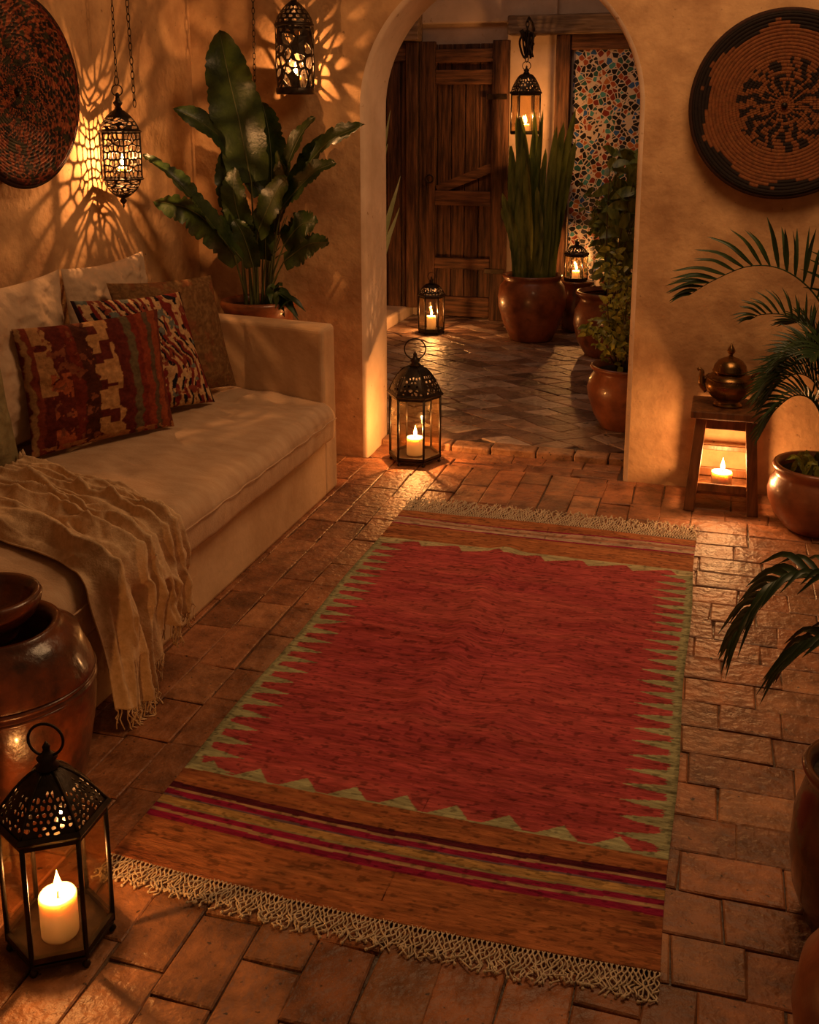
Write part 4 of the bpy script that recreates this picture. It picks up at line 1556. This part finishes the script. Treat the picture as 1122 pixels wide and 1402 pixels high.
def leaf_blade(mb, mid, width, nrm, fold=.25, wave=.05, rag=.12, n=26, m=9, seed=1, taper=.55, base=.12, droop=0., blunt=.75):
    """Paddle leaf about the midrib points mid; nrm is roughly the way its upper face looks."""
    rr = random.Random(seed)
    P = spline(mid, n)
    V, F = [], []
    cutL = [1.0] * (n + 1)
    cutR = [1.0] * (n + 1)
    for c in (cutL, cutR):
        k = 4
        while k < n - 2:
            k += rr.randint(2, 5)
            if k < n:
                c[k] = 1 - rag * rr.uniform(1.0, 3.5)
    N0 = Vector(nrm).normalized()
    for k in range(n + 1):
        s = k / n
        t = (P[min(k + 1, n)] - P[max(k - 1, 0)]).normalized()
        sd = t.cross(N0)
        sd = sd.normalized() if sd.length > 1e-4 else t.orthogonal().normalized()
        up = sd.cross(t).normalized()
        w = width / 2 * (math.sin(PI * min(1, (s * (1 - base) + base)) ** taper) ** blunt if s < 1 else 0)
        w = max(w, .0015)
        for j in range(m):
            a = j / (m - 1) * 2 - 1
            c = cutL[k] if a < 0 else cutR[k]
            ww = w * (c if abs(a) > .5 else 1)
            h = fold * abs(a) * w + wave * width * math.sin(s * 17 + (3 if a > 0 else 0) + seed) * a * a - droop * a * a * w
            V.append(P[k] + sd * a * ww + up * h)
    for k in range(n):
        for j in range(m - 1):
            F.append((k * m + j, k * m + j + 1, (k + 1) * m + j + 1, (k + 1) * m + j))
    mb.add(V, F)
    return P


# tall paddle-leaved plant behind the sofa arm
px, py = -2.065, 4.492
bp = thing('potted_plant', 'tall paddle-leaved plant in a clay pot in the corner behind the sofa arm', 'plant', (px, py, 0))
pot(bp, [(.0, 0), (.11, 0), (.115, .01), (.135, .25), (.150, .55), (.158, .72), (.168, .745), (.176, .757), (.180, .772), (.176, .786), (.160, .788), (.150, .775), (.148, .74)], M['terracotta'], .150, .755)
L = lambda *p: (p[0] - px, p[1] - py, p[2])
leaves = [  # blade midrib (world), width, facing, fold, stem foot, rag, mat
    ([(-2.05, 4.42, 1.33), (-2.09, 4.40, 1.60), (-2.135, 4.40, 1.80), (-2.18, 4.42, 1.985)], .235, (.25, -1, .15), .18, (-2.06, 4.47), .03),
    ([(-2.03, 4.47, 1.27), (-2.13, 4.44, 1.46), (-2.22, 4.30, 1.59), (-2.315, 4.22, 1.65)], .13, (.75, -.5, .35), .25, (-2.09, 4.49), .05),
    ([(-2.09, 4.30, 1.02), (-2.17, 4.16, 1.22), (-2.25, 4.08, 1.36), (-2.375, 4.05, 1.458)], .10, (.35, -.45, .85), .55, (-2.09, 4.44), .14),
    ([(-2.07, 4.34, .99), (-2.15, 4.22, 1.15), (-2.235, 4.14, 1.235), (-2.355, 4.08, 1.262)], .17, (.15, -.75, .65), -.3, (-2.10, 4.43), .10),
    ([(-1.99, 4.50, 1.27), (-1.985, 4.50, 1.42), (-2.00, 4.51, 1.56), (-2.03, 4.52, 1.68)], .16, (.1, -1, .2), .2, (-2.04, 4.52), .06),
    ([(-1.93, 4.44, 1.24), (-1.87, 4.41, 1.40), (-1.80, 4.39, 1.53), (-1.72, 4.37, 1.615)], .105, (-.35, -.8, .5), .3, (-2.02, 4.48), .07),
    ([(-1.93, 4.46, 1.22), (-1.80, 4.42, 1.38), (-1.66, 4.38, 1.51), (-1.48, 4.33, 1.585)], .135, (-.35, -.75, .5), .32, (-2.0, 4.49), .10),
    ([(-1.90, 4.40, 1.22), (-1.79, 4.36, 1.32), (-1.70, 4.33, 1.39), (-1.60, 4.30, 1.425)], .115, (-.25, -.8, .5), .25, (-2.0, 4.45), .08),
    ([(-1.90, 4.42, 1.05), (-1.83, 4.38, 1.12), (-1.77, 4.35, 1.16), (-1.70, 4.32, 1.165)], .15, (0, -.9, .35), -.15, (-2.01, 4.46), .10),
    ([(-1.89, 4.39, .98), (-1.80, 4.35, 1.04), (-1.73, 4.32, 1.075), (-1.63, 4.28, 1.09)], .13, (0, -.85, .5), -.2, (-2.0, 4.44), .12),
    ([(-2.02, 4.40, 1.10), (-1.96, 4.37, 1.20), (-1.90, 4.36, 1.30), (-1.85, 4.36, 1.36)], .14, (-.2, -.9, .3), .1, (-2.04, 4.43), .05),
    ([(-2.07, 4.41, 1.05), (-2.10, 4.38, 1.18), (-2.11, 4.36, 1.30), (-2.10, 4.36, 1.40)], .13, (.1, -.95, .2), .15, (-2.07, 4.42), .05),
    ([(-2.10, 4.45, 1.08), (-2.14, 4.42, 1.22), (-2.16, 4.40, 1.36), (-2.15, 4.40, 1.50)], .13, (.5, -.8, .2), .2, (-2.08, 4.46), .05),
    ([(-1.96, 4.47, 1.10), (-1.92, 4.45, 1.24), (-1.90, 4.43, 1.36), (-1.92, 4.42, 1.47)], .12, (-.5, -.8, .2), .25, (-2.02, 4.47), .06),
    ([(-2.04, 4.39, .95), (-2.05, 4.36, 1.04), (-2.07, 4.34, 1.12), (-2.10, 4.33, 1.17)], .10, (.2, -.9, .4), .2, (-2.05, 4.43), .05),
    ([(-2.0, 4.44, .98), (-1.985, 4.41, 1.08), (-1.975, 4.40, 1.18), (-1.98, 4.40, 1.26)], .10, (0, -.95, .2), .2, (-2.03, 4.45), .05),
]
for k, (mid, wd, nr, fo, ft, rag_) in enumerate(leaves):
    lb = MB()
    md = [L(*p) for p in mid]
    leaf_blade(lb, md, wd, nr, fo, .06, rag_, seed=k * 3 + 1, n=40, taper=.85, base=.10, blunt=.5)
    lf = lb.build('leaf', M['leaf'], bp)
    foot = L(ft[0], ft[1], .752)
    m_ = [(foot[i] * .5 + md[0][i] * .5) for i in range(3)]
    m_ = (m_[0] + (foot[0] - md[0][0]) * .12, m_[1], m_[2])
    pts = spline([foot, m_, md[0]], 10) + spline(md, 12)[1:]
    MB().tube(pts, [.0085 - .005 * q / 10 for q in range(11)] + [.0038 - .0026 * q / 12 for q in range(1, 13)], 6).build('leaf_stalk', M['stem'], lf)
for k in range(9):
    r1 = random.Random(50 + k)
    a = r1.random() * 6.28
    p0 = (.06 * math.cos(a), .05 * math.sin(a), .752)
    p1 = (p0[0] * 2.2 + .02, p0[1] * 1.4, r1.uniform(1.0, 1.3))
    MB().tube(spline([p0, (p0[0] * 1.2, p0[1], .95), p1], 10), [.007 - .0005 * q for q in range(11)], 6).build('leaf_stalk', M['stem'], bp)
tf = MB()
r1 = random.Random(9)
for k in range(16):
    base = Vector((.10 + r1.uniform(-.02, .04), -.06 + r1.uniform(-.05, .05), .77))
    tip = base + Vector((r1.uniform(.03, .17), r1.uniform(-.08, .02), r1.uniform(-.05, .10)))
    mid = base.lerp(tip, .5) + Vector((0, 0, .05))
    leaf_blade(tf, [base, mid, tip], .045, (.2, -.5, .8), .2, .05, .05, n=10, m=5, seed=k)
tf.build('trailing_foliage', M['leaf_dark'], bp)


def frond(mb, rachis, n, length, width=.012, seed=1, b=.75, c=.45, lead=.55, start=.12, droop=.15, r0=.005):
    rr = random.Random(seed)
    P = spline(rachis, 40)
    mb.tube(P, [r0 * (1 - .8 * k / 40) for k in range(41)], 6)
    for k in range(n):
        s = start + (1 - start) * (k + .5) / n
        i = s * 40
        i0 = min(int(i), 39)
        p = P[i0].lerp(P[i0 + 1], i - i0)
        t = (P[i0 + 1] - P[i0]).normalized()
        side = t.cross(Vector((0, 0, 1)))
        side = side.normalized() if side.length > 1e-3 else Vector((0, 1, 0))
        up = side.cross(t).normalized()
        ln = length * (.45 + .55 * math.sin(PI * min(1, .18 + s * .80)) ** .8) * rr.uniform(.82, 1.1)
        if s > .93:
            ln *= .75
        for sg in (-1, 1):
            ld = lead + .5 * max(0, s - .6) / .4
            dv = (t * ld + up * (b * (1 - .5 * max(0, s - .75) / .25) + rr.uniform(-.1, .1)) + side * sg * c).normalized()
            m1 = p + dv * ln * .5 + Vector((0, 0, .02 * ln))
            tp_ = p + dv * ln + Vector((0, 0, -droop * ln))
            leaf_strip(mb, [p, m1, tp_], width * rr.uniform(.8, 1.15), (side * -sg * .3 + up).normalized() if abs(dv.dot(up)) < .8 else Vector((0, -1, 0)))


def leaf_strip(mb, mid, width, nrm, n=7):
    P = spline(mid, n)
    V, F = [], []
    N0 = Vector(nrm)
    for k in range(n + 1):
        s = k / n
        t = (P[min(k + 1, n)] - P[max(k - 1, 0)]).normalized()
        # turn the blade so that it is seen broad side from the room as well as from above
        sd = t.cross((N0 + Vector((0, -.9, 0))).normalized())
        sd = sd.normalized() if sd.length > 1e-3 else t.orthogonal().normalized()
        up = sd.cross(t)
        w = width / 2 * min(1, .35 + s * 3) * (1 - s ** 2.2) + .0004
        V += [P[k] - sd * w + up * w * .35, P[k], P[k] + sd * w + up * w * .35]
    for k in range(n):
        for j in range(2):
            F.append((k * 3 + j, k * 3 + j + 1, (k + 1) * 3 + j + 1, (k + 1) * 3 + j))
    mb.add(V, F)


# palm in the round clay pot by the stool
qx, qy = .425, 4.305
pm = thing('potted_palm', 'feathery palm in a squat clay pot at the right edge beside the stool', 'plant', (qx, qy, 0))
pot(pm, [(.0, 0), (.105, 0), (.125, .012), (.165, .06), (.192, .12), (.197, .16), (.188, .20), (.172, .225), (.168, .235), (.178, .25), (.184, .262), (.178, .274), (.163, .272), (.155, .25), (.15, .22)],
    M['terracotta'], .155, .235)
Q = lambda *p: (p[0] - qx, p[1] - qy, p[2])
fronds = [
    ([(.44, 4.31, .24), (.455, 4.29, .55), (.42, 4.27, .80), (.348, 4.25, .950), (.229, 4.24, 1.045), (.10, 4.23, 1.058), (-.03, 4.22, .998), (-.118, 4.21, .938)], 20, .24, .017, .7, .16, .5, .30),
    ([(.45, 4.30, .24), (.45, 4.27, .50), (.41, 4.25, .70), (.34, 4.24, .82), (.25, 4.23, .874), (.16, 4.22, .876), (.115, 4.21, .855)], 15, .15, .011, .75, .25, .6, .35),
    ([(.43, 4.29, .24), (.43, 4.26, .48), (.39, 4.22, .64), (.31, 4.19, .70), (.23, 4.16, .66), (.17, 4.14, .58)], 26, .17, .012, .55, .55, .6, .25),
    ([(.42, 4.29, .24), (.42, 4.23, .42), (.37, 4.18, .55), (.30, 4.15, .585), (.23, 4.13, .53), (.185, 4.12, .44)], 24, .15, .012, .4, .6, .6, .25),
    ([(.44, 4.32, .24), (.46, 4.33, .6), (.45, 4.34, .95), (.50, 4.34, 1.2), (.62, 4.33, 1.30)], 24, .22, .014, .5, .6, .5, .3),
    ([(.43, 4.30, .24), (.44, 4.24, .5), (.42, 4.17, .70), (.38, 4.10, .78), (.33, 4.03, .76)], 22, .17, .012, .5, .6, .55, .3),
    ([(.44, 4.32, .24), (.45, 4.38, .5), (.40, 4.44, .72), (.33, 4.48, .80), (.26, 4.50, .79)], 20, .14, .012, .5, .5, .55, .3),
    ([(.43, 4.29, .24), (.44, 4.25, .50), (.41, 4.21, .70), (.35, 4.18, .76), (.28, 4.15, .745), (.215, 4.13, .69)], 28, .16, .012, .6, .5, .6, .25),
    ([(.42, 4.30, .24), (.42, 4.26, .44), (.38, 4.23, .60), (.31, 4.21, .655), (.24, 4.19, .62), (.19, 4.18, .54)], 28, .16, .012, .5, .6, .6, .25),
    ([(.43, 4.31, .24), (.44, 4.33, .50), (.41, 4.36, .66), (.35, 4.39, .72), (.28, 4.42, .70)], 26, .16, .012, .5, .6, .55, .3),
    ([(.45, 4.30, .24), (.52, 4.25, .5), (.60, 4.18, .68), (.70, 4.10, .72)], 20, .18, .012, .5, .6, .55, .3),
]
for k, (ra, n_, ln, wd, b_, c_, ld, stt) in enumerate(fronds):
    mb = MB()
    frond(mb, [Q(*p) for p in ra], n_, ln, wd, k + 2, b_, c_, ld, stt)
    mb.build('frond', M['leaf_dark'], pm)
tf = MB()
r1 = random.Random(19)
for k in range(20):
    a = r1.random() * 2 * PI
    rb_ = r1.uniform(.05, .14)
    base = Vector((rb_ * math.cos(a), rb_ * math.sin(a), .238))
    tip = base + Vector((r1.uniform(-.08, .06), r1.uniform(-.06, .03), r1.uniform(.02, .10)))
    leaf_strip(tf, [base, base.lerp(tip, .5) + Vector((0, 0, .035)), tip], .022, (0, -.3, 1), 6)
tf.build('undergrowth', M['leaf_shrub'], pm)

# dark jar with a palm and a clay pot at the right front edge
t = thing('potted_palm', 'dark glazed tall pot with a palm frond at the right edge of the foreground', 'plant', (.345, 2.045, 0))
pot(t, [(.0, 0), (.085, 0), (.105, .01), (.130, .08), (.141, .16), (.138, .24), (.125, .29), (.118, .32), (.126, .335), (.130, .345), (.124, .355), (.112, .35), (.106, .32)], M['glaze_dark'], .108, .325)
for k, ra in enumerate((
        [(0, 0, .32), (.0, .02, .50), (-.03, .04, .64), (-.10, .06, .712), (-.18, .06, .705), (-.235, .055, .640), (-.275, .05, .565)],
        [(0, 0, .32), (.02, -.02, .48), (.0, -.03, .58), (-.06, -.02, .625), (-.13, .0, .60), (-.18, .02, .53)],
        [(0, 0, .32), (.05, .03, .6), (.12, .06, .78), (.22, .08, .82)],
        [(0, 0, .32), (.04, -.04, .55), (.10, -.1, .68), (.18, -.16, .68)])):
    mb = MB()
    frond(mb, ra, 16, .135, .015, 40 + k, .25, .75, .8, .40, .45)
    mb.build('frond', M['leaf_dark'], t)
t = thing('clay_pot', 'rounded terracotta pot cut off by the bottom right corner', 'pot', (.335, 1.625, 0))
pot(t, [(.0, 0), (.085, 0), (.105, .01), (.135, .08), (.148, .16), (.138, .235), (.112, .28), (.105, .295), (.114, .31), (.110, .32), (.098, .315), (.09, .28)], M['terracotta'], .092, .285)

# courtyard: tall strap leaves in the big clay pot
cx_, cy_ = -1.318, 7.60
t = thing('potted_plant', 'tall upright strap-leaved plant in the big clay pot near the door', 'plant', (cx_, cy_, CZ))
pot(t, [(.0, 0), (.14, 0), (.155, .012), (.205, .12), (.243, .25), (.248, .32), (.232, .40), (.205, .435), (.200, .445), (.212, .462), (.216, .475), (.208, .485), (.192, .48), (.185, .45)],
    M['terracotta'], .188, .455)
r1 = random.Random(23)
for k in range(27):
    a = 2 * PI * k / 27 * 3.7
    rb_ = .03 + .11 * r1.random()
    b0 = Vector((rb_ * math.cos(a), rb_ * math.sin(a) * .8, .45))
    hh = r1.uniform(.5, 1.18)
    if k < 3:
        hh = 1.2
    sp = r1.uniform(.8, 1.75) if hh < 1 else r1.uniform(.6, 1.25)
    b1 = Vector((b0.x * 1.2 * sp + r1.uniform(-.03, .03), b0.y * 1.2 * sp, .45 + hh * .5))
    b2 = Vector((b0.x * 1.7 * sp + r1.uniform(-.05, .05), b0.y * 1.5 * sp, .45 + hh))
    mb = MB()
    leaf_blade(mb, [b0, b1, b2], r1.uniform(.062, .095), (r1.uniform(-.7, .7), -1, .1), .35, .03, .03, n=18, m=5, seed=k, taper=.85, base=.22, blunt=.42)
    mb.build('leaf', M['leaf_court'], t)


def bush(t, n, cx, cy, z0, z1, r, size, m, seed, stems=8, up=.3, base_r=.05, part='foliage', profile=None):
    rr = random.Random(seed)
    mb = MB()
    sb = MB()
    for s in range(stems):
        a = rr.random() * 2 * PI
        rt2 = r * rr.uniform(.25, .95)
        top = Vector((cx + rt2 * math.cos(a), cy + rt2 * math.sin(a), z0 + (z1 - z0) * rr.uniform(.55, 1)))
        foot = Vector((base_r * math.cos(a), base_r * math.sin(a), z0 - .02))
        mid = foot.lerp(top, .5) + Vector((rr.uniform(-.03, .03), rr.uniform(-.03, .03), .04))
        P_ = spline([foot, mid, top], 14)
        sb.tube(P_, [.005 - .0002 * k for k in range(15)], 5)
        for k in range(n // stems):
            q = P_[min(14, 2 + int(rr.random() ** .7 * 13))]
            dv = Vector((rr.gauss(0, 1), rr.gauss(0, 1), rr.gauss(up, .7))).normalized()
            st_ = q + Vector((rr.gauss(0, .025), rr.gauss(0, .025), rr.gauss(0, .02)))
            ln = size * rr.uniform(.6, 1.25)
            tip = st_ + dv * ln + Vector((0, 0, -.15 * ln))
            leaf_blade(mb, [st_, st_.lerp(tip, .5) + Vector((0, 0, .1 * ln)), tip], ln * .48, (rr.uniform(-1, 1), -1, rr.uniform(0, 1)), .2, .03, 0, n=5, m=3, seed=k, taper=.8)
    sb.build('stem', M['bark'], t)
    mb.build(part, m, t)


# leafy shrub in the glazed pot right inside the arch
t = thing('potted_shrub', 'small-leaved bushy shrub in a brown pot inside the right side of the arch', 'plant', (-.445, 5.47, CZ))
pot(t, [(.0, 0), (.115, 0), (.125, .01), (.16, .07), (.193, .17), (.198, .215), (.186, .265), (.166, .295), (.166, .305), (.182, .318), (.186, .328), (.176, .336), (.160, .33), (.152, .30)],
    M['terracotta'], .155, .30)
bush(t, 520, .0, 0, .33, .95, .19, .045, M['leaf_shrub'], 3, 14)
bush(t, 260, -.07, -.03, .33, .58, .18, .05, M['leaf_shrub'], 13, 9, part='low_foliage')
# taller plant behind it
t = thing('potted_plant', 'tall leafy plant in the red clay pot behind the shrub', 'plant', (-.715, 7.22, CZ))
pot(t, [(.0, 0), (.15, 0), (.165, .012), (.215, .10), (.245, .22), (.235, .31), (.205, .37), (.195, .39), (.212, .41), (.232, .425), (.232, .44), (.215, .445), (.19, .42)], M['terracotta'], .195, .40)
bush(t, 110, .10, 0, .42, 1.50, .22, .15, M['leaf_court'], 6, 10, up=.5)
# bush beside the urn, against the mosaic
t = thing('potted_shrub', 'dark loose shrub in a clay pot under the mosaic panel', 'plant', (-.72, 7.93, CZ))
pot(t, [(.0, 0), (.11, 0), (.13, .02), (.155, .14), (.15, .24), (.14, .27), (.152, .29), (.145, .30), (.13, .28)], M['terracotta'], .135, .27)
bush(t, 330, -.10, 0, .29, 1.15, .28, .085, M['leaf_court'], 8, 15, up=.1)
# slim plant just behind the left jamb
t = thing('potted_plant', 'slim pale-leaved plant peeping from behind the left arch jamb', 'plant', (-2.03, 5.75, CZ))
pot(t, [(.0, 0), (.09, 0), (.105, .01), (.13, .12), (.135, .22), (.125, .26), (.135, .28), (.128, .29), (.115, .27)], M['terracotta'], .12, .265)
r1 = random.Random(77)
for k in range(10):
    b0 = Vector((r1.uniform(-.04, .05), r1.uniform(-.04, .04), .265))
    hh = r1.uniform(.8, 1.2) if k % 3 else 1.36 - .06 * k
    b2 = b0 + Vector((r1.uniform(.05, .20) if k % 3 else .205, r1.uniform(-.1, .1), hh))
    mb = MB()
    leaf_blade(mb, [b0, b0.lerp(b2, .5) + Vector((-.02, 0, .05)), b2], .06, (r1.uniform(-.5, .5), -1, .2), .3, .04, .04, n=14, m=5, seed=k)
    mb.build('leaf', M['leaf_pale'] if k % 3 == 0 else M['leaf_court'], t)

# ------------------------------------------------------------------ light
wd = bpy.data.worlds.new('dusk')
SC.world = wd
wd.use_nodes = True
bg = wd.node_tree.nodes['Background']
bg.inputs[0].default_value = (1., .48, .19, 1)
bg.inputs[1].default_value = .080


def area(name, loc, rot, size, power, col, size_y=None):
    ld = bpy.data.lights.new(name, 'AREA')
    ld.energy = power
    ld.color = col
    ld.shape = 'RECTANGLE'
    ld.size = size
    ld.size_y = size_y or size
    o = bpy.data.objects.new(name, ld)
    COL.objects.link(o)
    o.location = loc
    o.rotation_euler = rot
    return o


area('overhead_fill', (.15, 3.2, 3.0), (math.radians(6), math.radians(8), 0), 1.2, 33, (1, .55, .25))  # unseen soft fill light, added overhead to brighten rug and room
area('courtyard_fill', (-1.2, 6.3, 3.3), (0, 0, 0), 1.6, 9, (1, .62, .42))  # unseen fill light added above the courtyard, no fixture modelled

vs = SC.view_settings
vs.view_transform = 'Standard'
vs.look = 'None'
vs.exposure = 0.
vs.gamma = 1.
vs.use_curve_mapping = False
SC.cycles.max_bounces = 8
SC.cycles.transparent_max_bounces = 24
SC.cycles.use_denoising = True
SC.cycles.sample_clamp_indirect = 4.
